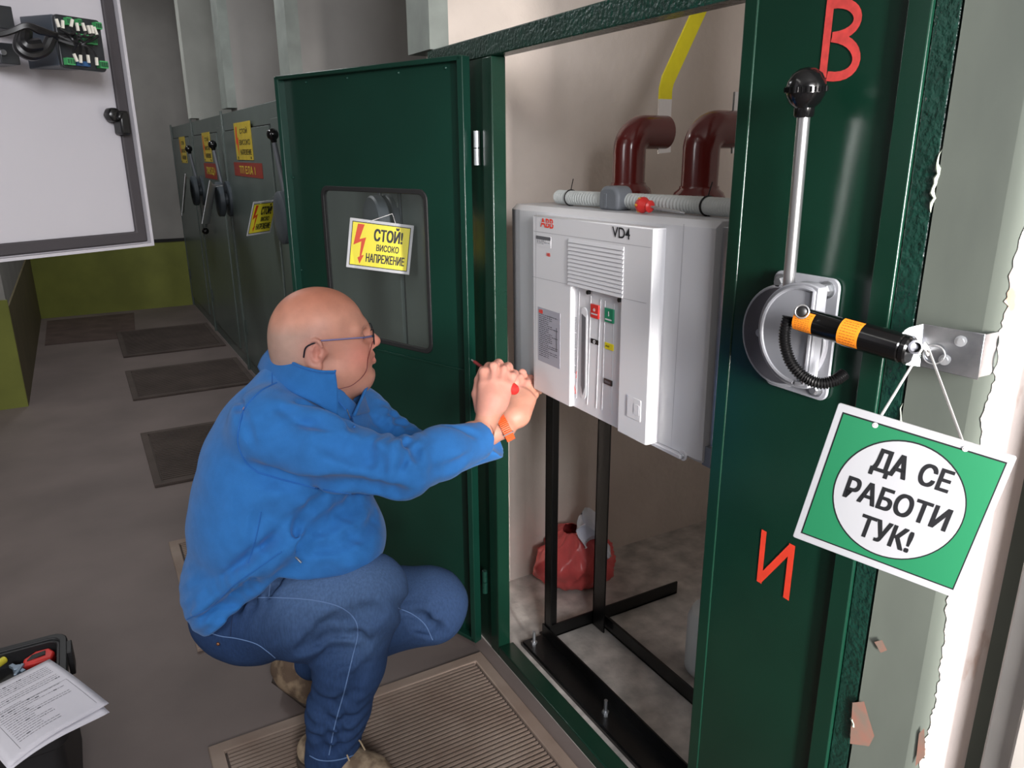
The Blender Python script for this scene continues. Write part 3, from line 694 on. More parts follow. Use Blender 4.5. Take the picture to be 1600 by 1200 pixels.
# cover: cross-section swept along the height (left wing rounded, flat, right wing)
uL, uR = 0.085, 0.545*BW/0.83+0.0
uL = bq(833, 470, DEP)[0]; uR = bq(1016, 500, DEP)[0]
sec = [(0.0, -0.17), (0.0, -0.020), (0.004, -0.006), (0.014, 0.0), (0.045, 0.002), (0.062, 0.006), (0.075, 0.008), (uL-0.012, 0.004), (uR+0.03, 0.004), (BW-0.012, 0.0), (BW-0.003, -0.004), (BW, -0.012), (BW, -0.17)]
m = MB(); vs = []; fs = []; n = len(sec)
for vv, ins in ((0.0, 0.008), (0.008, 0.0), (BH-0.012, 0.0), (BH, 0.014)):
    for u, d in sec: vs.append(bP(u, vv, d-ins if d > -0.15 else d))
for r in range(3):
    for i in range(n-1): fs.append((r*n+i, r*n+i+1, (r+1)*n+i+1, (r+1)*n+i))
fs.append(tuple(reversed(range(n)))); fs.append(tuple(3*n+i for i in range(n))); m.add(vs, fs)
for r in range(3): m.f.append((r*n, (r+1)*n, (r+1)*n+n-1, r*n+n-1))
m.build('cover', K('white_plastic'), t, smooth=40)
# raised middle block
v0m = bq(835, 597, DEP)[1]; v0m = 0.006; vtm = bq(840, 330, DEP)[1]
def bblock(u0, u1, v0, v1, n0, n1, name, mm, par, bevel=0.0, r=0.002):
    return MB().prism(rrect(u0, u1, v0, v1, r, 3), bP(0, 0, n0), BU, BV, BN, n1-n0).build(name, mm, par, bevel=bevel)
vmid = BH-0.018
# recess region for the operating panel
ru0 = bq(891, 520, DEP)[0]; ru1 = bq(968, 540, DEP)[0]; rv1 = bq(893, 447, DEP)[1]
mid = MB()
def mblk(u0, u1, v0, v1, n1=DEP): mid.prism([(u0, v0), (u1, v0), (u1, v1), (u0, v1)], bP(0, 0, 0), BU, BV, BN, n1)
mid.prism([(uL, 0.004), (ru0, 0.004), (ru0, rv1), (ru1, rv1), (ru1, 0.004), (uR, 0.004), (uR, vmid), (uL, vmid)], bP(0, 0, 0), BU, BV, BN, DEP)
MB().prism([(ru0-.001, 0.004), (ru1+.001, 0.004), (ru1+.001, rv1+.001), (ru0-.001, rv1+.001)], bP(0, 0, 0), BU, BV, BN, DEP-0.012).build('operating_panel', K('white_plastic'), t)
front = mid.build('front_block', K('white_plastic'), t, bevel=0.0025)
# ventilation grille
gu0, gv1 = bq(889, 372, DEP); gu1 = bq(975, 400, DEP)[0]; gv0 = rv1+0.002
m = MB(); NS = 12
for k in range(NS):
    z = gv0+(gv1-gv0)*(k+0.5)/NS; h = (gv1-gv0)/NS
    m.add([bP(gu0, z-h*0.48, DEP+0.0035), bP(gu1, z-h*0.48, DEP+0.0035), bP(gu1, z+h*0.40, DEP+0.0005), bP(gu0, z+h*0.40, DEP+0.0005), bP(gu0, z-h*0.48, DEP), bP(gu1, z-h*0.48, DEP), bP(gu1, z+h*0.40, DEP), bP(gu0, z+h*0.40, DEP)],
          [(0, 1, 2, 3), (0, 4, 5, 1), (1, 5, 6, 2), (3, 7, 4, 0), (2, 6, 7, 3)])
m.build('ventilation_grille', K('white_plastic2'), t, smooth=0)
# seam lines in the moulding
m = MB()
def bseam(a, b, dep, wd=0.0012, mm=m):
    A = bP(*bq(*a, dep), dep+0.0004); B = bP(*bq(*b, dep), dep+0.0004); s = np.cross(unit(B-A), BN)*wd/2; mm.add([A-s, B-s, B+s, A+s], [(0, 1, 2, 3)])
for a, b in (((834, 361), (1017, 387)), ((832, 432), (886, 444)), ((974, 466), (1010, 474))): bseam(a, b, DEP)
bseam((1069, 350), (1048, 708), 0.003, 0.0014)
bseam((838, 333), (836, 596), DEP, 0.0014)
m.build('moulding_seam', mat('seam_light', 'a3a3a8', 0.5), t, smooth=0)
# operating panel: ribs, slot, buttons
PD = DEP-0.012
m = MB()
for x0, y0, x1, y1 in ((906, 455, 901, 622), (924, 462, 918, 632), (939, 468, 932, 638), (946, 470, 941, 640), (960, 474, 955, 648)):
    a = bP(*bq(x0, y0, PD), PD+0.0008); b = bP(*bq(x1, y1, PD), PD+0.0008); m.bar(a, b, 0.0009, 0.0010, BN)
m.build('panel_rib', K('white_plastic'), t)
su, sv1 = bq(914, 480, PD); _, sv0 = bq(911, 622, PD)
o = MB().prism(rrect(su-0.0125, su+0.0125, sv0, sv1, 0.0122, 6), bP(0, 0, PD), BU, BV, BN, 0.0022).build('lever_slot', K('white_plastic'), t, bevel=0.001)
slot = MB().prism([(su-0.008, sv0+0.03), (su, sv0+0.008), (su+0.008, sv0+0.03), (su+0.008, sv1-0.022), (su-0.008, sv1-0.016)], bP(0, 0, PD+0.0023), BU, BV, BN, 0.0008).build('slot_opening', K('slot_grey'), o)
def btn(px0, py0, px1, py1, name, mm, th=0.004, lab=None):
    u0, v1 = bq(px0, py0, PD); u1, v0 = bq(px1, py1, PD)
    o = bblock(u0, u1, v0, v1, PD, PD+th, name, mm, t, 0.0008, 0.0015)
    if lab: o['label'] = lab
    return o, (u0, u1, v0, v1)
o, q = btn(925, 474, 937, 499, 'push_button', K('button_red'), lab='red push button')
def ringmark(q, par, fy=0.62, r=0.0035):
    c = bP((q[0]+q[1])/2, q[2]+(q[3]-q[2])*fy, PD+0.0045); m = MB()
    m.ring([(r*math.cos(2*math.pi*k/16), r*math.sin(2*math.pi*k/16)) for k in range(16)], [(0.55*r*math.cos(2*math.pi*k/16), 0.55*r*math.sin(2*math.pi*k/16)) for k in range(16)], c, BU, BV, BN, 0.0003)
    return m
mk = ringmark(q, o); mk.prism([(q[0]+0.004, 0), (q[1]-0.004, 0), (q[1]-0.004, 0.003), (q[0]+0.004, 0.003)], bP(0, q[2]+0.008, PD+0.0045), BU, BV, BN, 0.0002); mk.build('symbol', K('white_board'), o, smooth=0)
o, q = btn(947, 480, 960, 506, 'push_button', K('button_green'), lab='green push button')
m = MB(); m.prism([((q[0]+q[1])/2-0.0012, q[2]+0.014), ((q[0]+q[1])/2+0.0012, q[2]+0.014), ((q[0]+q[1])/2+0.0012, q[2]+0.024), ((q[0]+q[1])/2-0.0012, q[2]+0.024)], bP(0, 0, PD+0.0045), BU, BV, BN, 0.0003)
m.prism([(q[0]+0.004, q[2]+0.005), (q[1]-0.004, q[2]+0.005), (q[1]-0.004, q[2]+0.008), (q[0]+0.004, q[2]+0.008)], bP(0, 0, PD+0.0045), BU, BV, BN, 0.0002); m.build('symbol', K('white_board'), o, smooth=0)
o, q = btn(924, 528, 936, 540, 'position_indicator', K('black_plastic'), 0.002, 'black indicator with white ring')
mk = ringmark(q, o, 0.5, 0.0042); mk.v = [tuple(np.array(p)-BN*0.0018) for p in mk.v]; mk.build('symbol', K('white_board'), o, smooth=0)
o, q = btn(946, 534, 959, 549, 'spring_indicator', K('button_yellow'), 0.002, 'yellow spring indicator')
m = MB(); m.tube([bP(q[0]+0.004, (q[2]+q[3])/2, PD+0.0022)]+[bP(q[0]+0.005+i*0.0018, (q[2]+q[3])/2+(0.002 if i % 2 else -0.002), PD+0.0022) for i in range(8)], 0.0004, 5); m.build('symbol', K('ink'), o)
o, q = btn(945, 590, 957, 604, 'counter_window', K('black_plastic'), 0.003); bblock(q[0]+0.004, q[1]-0.004, q[2]+0.004, q[3]-0.004, PD+0.003, PD+0.0034, 'digits', K('slot_grey'), o)
# black screws
for (x, y) in ((918, 457), (967, 469)):
    m = MB(); c = bP(*bq(x, y, DEP), DEP-0.006); m.cyl(c, c+BN*0.007, 0.0048, 16); m.build('black_screw', K('black_plastic'), t)
# labels
def lines_label(px0, py0, px1, py1, dep, mm, name, rows, seed, logo=False, ink='ink', hdr=False):
    u0, v1 = bq(px0, py0, dep); u1, v0 = bq(px1, py1, dep)
    o = bblock(u0, u1, v0, v1, dep, dep+0.0006, name, mm, t, 0, 0.001); rr = random.Random(seed); m = MB()
    for k in range(rows):
        y = v1-(v1-v0)*(0.12+0.80*k/rows) if not hdr else v1-(v1-v0)*(0.35+0.5*k/rows); u = u0+(u1-u0)*0.06; e = u1-(u1-u0)*rr.choice((0.1, 0.35, 0.5))
        while u < e:
            l = rr.uniform(0.002, 0.008); l = min(l, e-u); m.prism([(u, y-0.0008), (u+l, y-0.0008), (u+l, y+0.0009), (u, y+0.0009)], bP(0, 0, dep+0.0007), BU, BV, BN, 0.0001); u += l+rr.uniform(0.001, 0.004)
    m.build('small_print', K(ink), o, smooth=0)
    return o, (u0, u1, v0, v1)
o, q = lines_label(841, 479, 875, 577, DEP, K('nameplate'), 'rating_plate', 22, 4)
m = MB(); lettering(m, 'ABB', bP(q[0]+0.004, q[3]-0.014, DEP), bP(q[0]+0.024, q[3]-0.014, DEP), bP(q[0]+0.024, q[3]-0.005, DEP), bP(q[0]+0.004, q[3]-0.005, DEP), BN, 0.0009, 0.05); m.build('emblem', K('logo_red'), o, smooth=0)
m = MB(); c_ = (q[1]-q[0]);
m.tube([bP(q[0]+c_*0.86, q[2]+(q[3]-q[2])*0.72, DEP+0.0009), bP(q[0]+c_*0.86, q[2]+(q[3]-q[2])*0.30, DEP+0.0009), bP(q[0]+c_*0.60, q[2]+(q[3]-q[2])*0.30, DEP+0.0009)], 0.0005, 4); m.build('diagram', K('ink'), o)
o, q = lines_label(838, 367, 861, 388, DEP, K('white_plastic'), 'data_label', 4, 9, ink='grey_text', hdr=True)
bblock(q[0], q[1], q[3]-0.009, q[3]-0.001, DEP+0.0006, DEP+0.0009, 'header_bar', K('slot_grey'), o)
m = MB(); a = bq(854, 400, DEP); lettering(m, 'ABB', bP(a[0], a[1], DEP), bP(a[0]+0.018, a[1], DEP), bP(a[0]+0.018, a[1]+0.008, DEP), bP(a[0], a[1]+0.008, DEP), BN, 0.0006, 0.03); m.build('emblem', K('logo_red'), t, smooth=0)
m = MB(); g = [bP(*bq(x, y, DEP), DEP) for x, y in ((845, 354), (865, 357.5), (865, 343), (845, 340.5))]; lettering(m, 'ABB', *g, BN, 0.0008, 0.028, 0.95); eo = m.build('emblem', K('logo_red'), t, smooth=0)
# fine white cuts through the emblem letters
m = MB(); md = [(g[0]+g[3])/2, (g[1]+g[2])/2]; m.bar(md[0]+BN*0.001, md[1]+BN*0.001, 0.0013, 0.0004, BN)
m.build('emblem_cut', K('white_plastic'), t, smooth=0)
m = MB(); g = [bP(*bq(x, y, DEP), DEP) for x, y in ((957, 370), (985, 375), (985, 357), (957, 353.5))]; lettering(m, 'VD4', *g, BN, 0.0008, 0.012); m.build('type_lettering', K('ink'), t, smooth=0)
# printed column beside the slot and hazard marks
m = MB(); rr = random.Random(7); (u0, v1), (u1, _v) = bq(893, 494, PD), bq(902, 494, PD); _, v0 = bq(893, 582, PD)
for k in range(38):
    y = v1-(v1-v0)*k/38; 
    if k % 11 == 10: continue
    m.prism([(u0+rr.uniform(0, .002), y-0.0007), (u1-rr.uniform(0, .003), y-0.0007), (u1-rr.uniform(0, .003), y+0.0007), (u0+rr.uniform(0, .002), y+0.0007)], bP(0, 0, PD+0.0005), BU, BV, BN, 0.0001)
m.build('instruction_text', K('grey_text'), t, smooth=0)
m = MB(); tri = [bq(896, 617, PD), bq(903, 619, PD)]; c0_ = bq(896.5, 607, PD); s = 0.011
T = [bP(c0_[0]+x*s, c0_[1]+y*s, PD+0.0006) for x, y in ((-1, -0.9), (1, -0.9), (0, 0.9))]
m.tube(T, 0.0006, 5, closed=True); m.tube([bP(c0_[0], c0_[1]+0.004, PD+0.0006), bP(c0_[0], c0_[1]-0.004, PD+0.0006)], 0.0006, 5)
for xx in (893, 901):
    a = bq(xx, 585, PD); m.tube([bP(a[0]+0.002, a[1]+0.009, PD+0.0006), bP(a[0]-0.002, a[1]+0.001, PD+0.0006), bP(a[0]+0.002, a[1]+0.001, PD+0.0006), bP(a[0]-0.001, a[1]-0.009, PD+0.0006)], 0.0007, 5)
m.build('hazard_mark', K('logo_red'), t)
# cover piece at the lower right and fixing screws
u0, v1 = bq(981, 617, DEP); u1, v0 = bq(1001, 660, DEP)
o = bblock(u0, u1, v0, v1, DEP, DEP+0.0015, 'cover_plate', K('white_plastic'), t, 0.0008); bblock(u0+(u1-u0)*.52, u1-0.004, v0+0.012, v1-0.012, DEP+0.0015, DEP+0.0022, 'raised_tab', K('white_plastic'), o, 0.0004)
c = bP(*bq(1066, 712, 0.004), 0.0); MB().cyl(c, c+BN*0.004, 0.011, 20).build('screw_boss', K('white_plastic2'), t, bevel=0.001); MB().cyl(c+BN*0.004, c+BN*0.007, 0.006, 14).build('fixing_screw', K('metal_zinc'), t, bevel=0.001)
c = bP(*bq(1001, 682, 0.004), 0.0); MB().cyl(c, c+BN*0.012, 0.006, 14).build('fixing_screw', K('metal_zinc'), t, bevel=0.001)
m = MB(); m.obox(bP(BW+0.010, BH/2-0.003, -0.07), BU, BV, BN, 0.008, BH/2-0.006, 0.055); m.build('side_rail', K('metal_zinc'), t, bevel=0.001)
m = MB(); m.obox(bP(BW+0.004, 0.018, -0.02), BU, BV, BN, 0.012, 0.02, 0.012); m.build('corner_clip', K('mid_grey_metal'), t, bevel=0.001)
m = MB(); m.obox(bP(BW/2+0.02, 0.002, 0.0), BU, BV, BN, BW/2-0.07, 0.004, 0.012); m.build('bottom_lip', K('white_plastic2'), t, bevel=0.001)
# pole towers with maroon insulating elbows (part of the breaker)
ztop = bP(0.3, BH, 0)[2]
for yc in (1.68, 1.408, 1.136):
    x0 = 0.372; zc = 1.375
    z_arm = 1.523; R = 0.043
    tw = MB().lathe((x0, yc, 0.93), EZ, [(0.075, 0), (0.075, 0.38), (0.06, 0.40)], 32).build('pole', K('maroon'), t)
    m = MB(); m.lathe((x0, yc, zc-0.08), EZ, [(0.062, 0), (0.062, 0.075), (0.058, 0.085), (0.047, 0.094), (0.046, 0.10)], 40)
    pts = [V3(x0, yc, zc+0.015)]; 
    for k in range(13):
        a = math.pi/2*k/12; rb_ = 0.045; pts.append(V3(x0+rb_*(1-math.cos(a)), yc, z_arm-rb_+rb_*math.sin(a)))
    pts.append(V3(x0+0.118, yc, z_arm)); m.tube(pts, R, 32)
    m.build('insulating_elbow', K('maroon'), tw, smooth=45)
# ---- busbars rising from the elbows
for i, yc in enumerate((1.68, 1.408)):
    t = thing('busbar', ('yellow wrapped flat busbar rising from the left maroon elbow' if i == 0 else 'bare busbar end at the right maroon elbow, mostly hidden by the green panel'), 'busbar', (0.49, yc, 1.50))
    xw = 0.030; base = V3(0.493, yc, 1.50)
    def strip(p, q, th=0.006, wd=0.038): return MB().bar(p, q, th, wd, EY)
    x = 0.496
    def flat(pts, mm, nm):
        m = MB(); rows = []
        # the strip's flat side faces along y and it leans into the cell as it rises
        for px_, pz_ in pts: rows.append((px_, pz_))
        V = []
        for k, (a, b) in enumerate(rows):
            d = unit(np.array(rows[min(k+1, len(rows)-1)])-np.array(rows[max(k-1, 0)])); nx, nz = d[1], -d[0]
            for sx, sy in ((-1, -1), (1, -1), (1, 1), (-1, 1)): V.append((a+sx*nx*0.021, yc+sy*0.003-0.0, b+sx*nz*0.021))
        F = []
        for k in range(len(rows)-1):
            for j in range(4): F.append((k*4+j, k*4+(j+1) % 4, (k+1)*4+(j+1) % 4, (k+1)*4+j))
        F += [(3, 2, 1, 0), tuple((len(rows)-1)*4+j for j in range(4))]
        return m.add(V, F).build(nm, mm, t)
    flat([(x-0.006, 1.47), (x-0.012, 1.545), (x-0.012, 1.607)], K('aluminium'), 'bare_end')
    if i == 0: flat([(x-0.012, 1.607), (x-0.012, 1.632), (x-0.006, 1.655), (x+0.145, 1.93), (x+0.30, 2.21)], K('yellow_wrap'), 'wrapped_bar')
    m = MB(); m.cyl((x+0.002, yc-0.02, 1.523), (x+0.002, yc+0.02, 1.523), 0.008, 6); m.build('bolt', K('metal_zinc'), t)
# ---- things lying on the breaker
ztp = BH
hp0 = bP(0.055, BH, -0.085)
t = thing('corrugated_hose', 'white corrugated hose lying along the top of the breaker', 'hose', hp0)
def onT(px, py, hgt): return onpl(px, py, bP(0, BH+hgt, 0), BV)
pc = []
for px_, dd in ((872, 0.0), (900, 0.004), (950, 0.0), (1010, -0.004), (1080, -0.006), (1140, 0.004)):
    q_ = onpl(px_, 314, bP(0, 0, -0.078), BN)-B0; pc.append(bP(float(np.dot(q_, BU)), BH+0.0195, -0.078+dd))
pc.append(pc[-1]+(pc[-1]-pc[-2])*1.0)
S = spline(pc, 60); rad = [0.0165+0.0012*math.sin(2*math.pi*k/4.5) for k in range(len(S))]; rad[0] = 0.010; rad[1] = 0.014; rad[2] = 0.0158
MB().tube(S, rad, 18).build('hose', K('hose_white'), t, smooth=60)
for px_ in (892, 1106):
    c = min(S, key=lambda p: abs(np.dot(RW.T@(p-CAMPOS), [1, 0, 0])/np.dot(RW.T@(p-CAMPOS), [0, 0, 1])*FPX+800-px_)); i = [id(q) for q in S].index(id(c)); d = unit(S[i+1]-S[i-1]); A_, B_, _ = frame(d)
    m = MB(); m.tube([c+0.0185*(math.cos(2*math.pi*k/24)*A_+math.sin(2*math.pi*k/24)*B_) for k in range(24)], 0.0018, 6, closed=True); m.tube([c+0.02*B_, c+0.045*B_+0.01*d], 0.0012, 6); m.build('cable_tie', K('black_plastic'), t)
t = thing('plastic_dome', 'grey rounded plastic dome on top of the breaker in front of the hose', 'cap', bP(0.3, BH, -0.03))
cc = onT(956, 328, 0.0)
m = MB(); pl = rrect(-0.036, 0.036, 0.0, 0.052, 0.022, 8); pl = [(x, max(y, 0.0)) for x, y in pl]
pl = [(-0.038, 0.0), (0.038, 0.0)]+[(x, y) for x, y in rrect(-0.037, 0.037, 0.0, 0.052, 0.024, 8) if y > 0.026]
m.prism(pl, cc+BN*0.012, BU, BV, -BN, 0.045); m.build('cap', mat('cap_grey', '75797f', 0.5), t, bevel=0.008, seg=4)
m = MB(); m.prism([(-0.012, 0.004), (-0.003, 0.004), (-0.003, 0.036), (-0.012, 0.036)], cc+BN*0.012, BU, BV, BN, 0.0015); m.build('ridge', mat('cap_grey', '75797f', 0.5), t, bevel=0.0006)
def screwdriver(name, label, a, b, c, parent_r=0.016, tip='aluminium'):
    """a: handle end, b: handle front, c: blade tip"""
    t = thing(name, label, 'screwdriver', (np.array(a)+b)/2); d = unit(np.array(b)-a); L = np.linalg.norm(np.array(b)-a); r = parent_r
    m = MB(); m.lathe(a, d, [(0.002, 0), (r*0.7, 0.003), (r*0.95, 0.009), (r, 0.017), (r*0.97, L*0.45), (r*0.8, L*0.6), (r*0.62, L*0.8), (r*0.75, L*0.92), (r*0.5, L)], 24); h = m.build('handle', K('tool_red'), t)
    A_, B_, _ = frame(d); m = MB()
    for k in range(6):
        an = math.pi*k/3; o = (math.cos(an)*A_+math.sin(an)*B_)*r*0.86; m.sphere(np.array(a)+d*(L*0.30)+o, (r*0.18, r*0.18, L*0.16), 10, 8, ax=(A_, B_, d))
    m.build('grip_inlay', mat('inlay_yellow', 'd99a2e', 0.45), h)
    MB().cyl(b, c, 0.0028 if tip != 'cord_red' else 0.0042, 12).build('blade', K(tip), t)
    MB().cyl(np.array(c), np.array(c)+unit(np.array(c)-b)*0.010, 0.0022, 8).build('tip', K('aluminium'), t)
    return t
a = onT(1003, 320, 0.0175); b = a-EX*0.0; dirb = unit(onT(1066, 333, 0.006)-a)
screwdriver('screwdriver', 'red and yellow screwdriver lying on top of the breaker beside the grey cap', a-dirb*0.012, a+dirb*0.028, onT(1064, 332, 0.006), 0.0165)
# ================================================================= BLACK STAND under the breaker
t = thing('steel_stand', 'black angle steel stand carrying the white circuit breaker', 'stand', (0.2, 1.5, 0))
zb = 0.90
def angle(p, q, a, b, wa, wb, th=0.005):
    """L profile from p to q with legs wa along a and wb along b"""
    p = np.array(p, float); q = np.array(q, float); a = np.array(a, float); b = np.array(b, float); m = MB()
    for w, o in ((a*wa, b*th), (b*wb, a*th)):
        V = []
        for e in (p, q): V += [e, e+w, e+w+o, e+o]
        m.add(V, [(0, 1, 2, 3), (7, 6, 5, 4), (0, 4, 5, 1), (1, 5, 6, 2), (2, 6, 7, 3), (3, 7, 4, 0)])
    return m
angle((0.165, 1.755, 0.012), (0.165, 1.755, zb), EX, -EY, 0.042, 0.035).build('leg', K('black_steel'), t)
angle((0.335, 1.735, 0.012), (0.335, 1.735, zb), EX, -EY, 0.045, 0.06).build('leg', K('black_steel'), t)
angle((0.165, 1.06, 0.012), (0.165, 1.06, zb), EX, EY, 0.042, 0.035).build('leg', K('black_steel'), t)
angle((0.335, 1.06, 0.012), (0.335, 1.06, zb), EX, EY, 0.045, 0.05).build('leg', K('black_steel'), t)
angle((0.165, 1.01, 0.012), (0.165, 1.76, 0.012), -EX, EZ, 0.075, 0.045).build('front_rail', K('black_steel'), t)
MB().box(0.085, 0.165, 1.01, 1.765, 0.002, 0.012).build('base_strip', K('black_steel'), t)
angle((0.355, 1.0, 0.012), (0.355, 1.74, 0.012), EX, EZ, 0.045, 0.045).build('inner_rail', K('black_steel'), t)
angle((0.165, 1.745, 0.004), (0.70, 1.745, 0.004), EY, EZ, 0.04, 0.045).build('cross_rail', K('black_steel'), t)
MB().box(0.165, 0.38, 1.03, 1.76, zb-0.02, zb+0.0).build('top_frame', K('black_steel'), t)
for (x, y) in ((0.125, 1.375), (0.115, 1.735)):
    m = MB(); m.cyl((x, y, 0.012), (x, y, 0.058), 0.005, 12); m.lathe((x, y, 0.012), EZ, [(0.013, 0), (0.013, 0.003)], 18); m.lathe((x, y, 0.015), EZ, [(0.010, 0), (0.010, 0.008)], 6)
    m.build('anchor_bolt', K('metal_zinc'), t)
# dark support pole behind the stand
# ================================================================= RED BAG WITH TISSUE
def blob_mesh(c, rx, ry, rz, seed, n=40, mm=24, amp=0.20, top_open=True):
    rs = np.random.RandomState(seed); ks = rs.randn(14, 3)*3.2; ph = rs.rand(14)*6.28; rows = []
    for i in range(mm+1):
        phi = math.pi*(0.10+0.90*i/mm); row = []
        for k in range(n+1):
            th = 2*math.pi*(k % n)/n; q = V3(math.sin(phi)*math.cos(th), math.sin(phi)*math.sin(th), math.cos(phi))
            d = sum(math.sin(np.dot(ks[j], q)+ph[j])/(1+0.18*j) for j in range(14))/4
            cr = abs(math.sin(th*5+3*phi+ph[0]))**0.5*0.10+abs(math.sin(th*9-2*phi+ph[1]))*0.05
            r = 1+amp*d-cr*1.1*math.sin(phi)
            row.append(np.array(c)+V3(q[0]*rx*r, q[1]*ry*r, max(q[2]*rz*r, -rz*0.72)))
        rows.append(row)
    return rows
bc_ = onz(898, 918, 0)+V3(0.02, 0.03, 0.10)
t = thing('plastic_bag', 'crumpled translucent red plastic bag on the floor behind the black stand', 'bag', (bc_[0], bc_[1], 0))
rows = blob_mesh(bc_, 0.155, 0.135, 0.12, 3, n=90, mm=50)
m = MB(); m.grid(rows)
m.build('bag', K('bag_red'), t, smooth=180, solid=0.0015)
t = thing('tissue', 'crumpled white tissue sticking out of the red plastic bag', 'tissue', bc_+V3(0, -0.03, 0.08))
m = MB(); rows = []
for i in range(11):
    row = []
    for k in range(11):
        u, v = i/10-0.5, k/10-0.5
        p = bc_+V3(0.015+0.11*u, -0.075-0.03*math.sin(7*u+2*v)+0.022*math.sin(11*v+3*u)-0.02*(1-4*v*v), 0.105-0.17*v+0.018*math.sin(9*u+1))
        p[0] += 0.02*math.sin(6*v); row.append(p)
    rows.append(row)
m.grid(rows); m.build('sheet', K('tissue'), t, smooth=30, solid=0.001)
# white canister half hidden behind the green panel
cn = onz(1101, 1050, 0)
t = thing('canister', 'white plastic canister half hidden by the green side panel', 'canister', (cn[0], cn[1], 0))
MB().lathe((cn[0]+0.03, cn[1], 0.0), EZ, [(0.075, 0), (0.082, 0.008), (0.082, 0.17), (0.07, 0.20), (0.03, 0.215)], 32).build('body', K('canister_white'), t)
MB().lathe((cn[0]+0.03, cn[1], 0.215), EZ, [(0.026, 0), (0.026, 0.02)], 20).build('lid', K('canister_white'), t)
# ================================================================= FLOOR MATS
def ribbed_mat(label, x0, x1, y0, y1, n, mm, step=0.0):
    t = thing('ribbed_mat', label, 'mat', ((x0+x1)/2, (y0+y1)/2, 0), 'ribbed brown floor mats along the cubicles')
    w_ = 0.035; m = MB()
    out = [(x1, y1), (x0, y1), (x0, y0), (x1, y0)]; inn = [(x1-w_, y1-w_), (x0+w_, y1-w_), (x0+w_, y0+w_), (x1-w_, y0+w_)]
    m.ring(out, inn, (0, 0, 0.001), EX, EY, EZ, 0.014); m.build('rim', mm, t, bevel=0.003)
    MB().box(x0+w_, x1-w_, y0+w_, y1-w_, 0.001, 0.005).build('base', K('mat_dark'), t)
    m = MB(); p = (y1-y0-2*w_)/n
    for k in range(n): yy = y0+w_+p*(k+0.5); m.box(x0+w_+0.006, x1-w_-0.006, yy-p*0.24, yy+p*0.24, 0.005, 0.0115)
    o = m.build('ribs', mm, t, smooth=0)
    return t
ribbed_mat('brown ribbed floor mat in the foreground under the man\'s front foot', -0.835, -0.045, 1.02, 1.785, 50, K('mat_brown'))
ribbed_mat('brown ribbed floor mat partly hidden behind the crouching man', -0.80, -0.03, 2.23, 3.01, 46, K('mat_brown'))
ribbed_mat('dark floor mat just left of the man at shoulder height in the picture', -0.795, -0.03, 3.62, 4.41, 30, K('mat_dark'))
ribbed_mat('dark floor mat before the second grey cubicle', -0.785, -0.03, 5.10, 5.84, 30, K('mat_dark'))
ribbed_mat('dark floor mat nearest the far end wall', -0.77, -0.03, 6.30, 7.25, 30, K('mat_dark'))
t = MB().prism([(onz(70, 540, 0)[0], onz(70, 540, 0)[1]), (onz(212, 527, 0)[0], onz(212, 527, 0)[1]), (onz(208, 486, 0)[0], 8.15), (onz(70, 500, 0)[0]+.02, 8.15)], (0, 0, 0.0), EX, EY, EZ, 0.004).build('trench_cover', K('brown_plate'))
tag(t, 'dark brown trench cover plate in the far left floor corner', 'cover plate')
# ================================================================= CONTROL CABINET DOOR (upper left)
PD_ = unit((0.893, 0.450, 0)); PE = ony(235, 383, 1.20)           # lower right corner of the open door
PN = unit(np.cross(PD_, EZ)); 
if np.dot(PN, CAMPOS-PE) < 0: PN = -PN
t = thing('control_cabinet', 'white control cabinet, its door open in the upper left foreground', 'cabinet', (-1.62, 0.62, 0))
WD = 0.60
def pp(a, z, n=0.0): return V3(PE[0], PE[1], 0)-PD_*a+EZ*(PE[2]+z)+PN*n
HG = 0.72
m = MB(); m.obox(pp(WD/2, HG/2, -0.010), PD_, EZ, PN, WD/2, HG/2, 0.010); dr = m.build('door', K('board_white'), t, bevel=0.002)
m = MB(); w_ = 0.015
m.ring([(0.006, HG-0.006), (WD-0.006, HG-0.006), (WD-0.006, 0.006), (0.006, 0.006)], [(w_+0.006, HG-w_-.006), (WD-w_-.006, HG-w_-.006), (WD-w_-.006, w_+.006), (w_+.006, w_+.006)], pp(0, 0, 0.0), -PD_, EZ, PN, 0.006)
m.build('gasket', K('gasket'), dr, bevel=0.002)
m = MB(); m.ring([(0.0, HG), (WD, HG), (WD, 0), (0, 0)], [(0.004, HG-.004), (WD-.004, HG-.004), (WD-.004, .004), (.004, .004)], pp(0, 0, 0.0), -PD_, EZ, PN, 0.010); m.build('edge', K('board_white'), dr)
m = MB(); m.box(0, 0.002, 0, 0.002, 0, 0.002)
def ond(px, py, n=0.0): q = onpl(px, py, pp(0, 0, n), PN); return q
k0 = ond(171, 180, 0.004); k1 = ond(186, 187, 0.006)
m = MB(); m.lathe(k0, PN, [(0.010, 0), (0.010, 0.012), (0.007, 0.016)], 6); m.bar(k0+PN*0.016, ond(186, 182, 0.018), 0.010, 0.012, PN); m.obox(ond(190, 192, 0.012), PD_, EZ, PN, 0.0065, 0.015, 0.010)
m.build('latch', K('black_plastic'), dr, bevel=0.003)
m = MB(); hx = pp(WD, 0, 0)
cx0, cy0 = hx[0]-0.02, hx[1]
m.box(cx0-0.5, cx0, cy0-0.62, cy0+0.02, PE[2]-0.02, PE[2]+HG+0.02); m.build('body', K('board_white'), t, bevel=0.004)
MB().box(cx0-0.48, cx0-0.02, cy0-0.6, cy0, 0.0, PE[2]-0.02).build('pedestal', K('light_grey_metal'), t)
# relay on the door
def relay(label, q, dep, group=None):
    """q: 4 pixel corners of the terminal side (tl,tr,br,bl) and 2 far corners"""
    return None
t = thing('protection_relay', 'dark grey relay with green terminals and wires on the open white door', 'relay', ond(120, 70, 0.02))
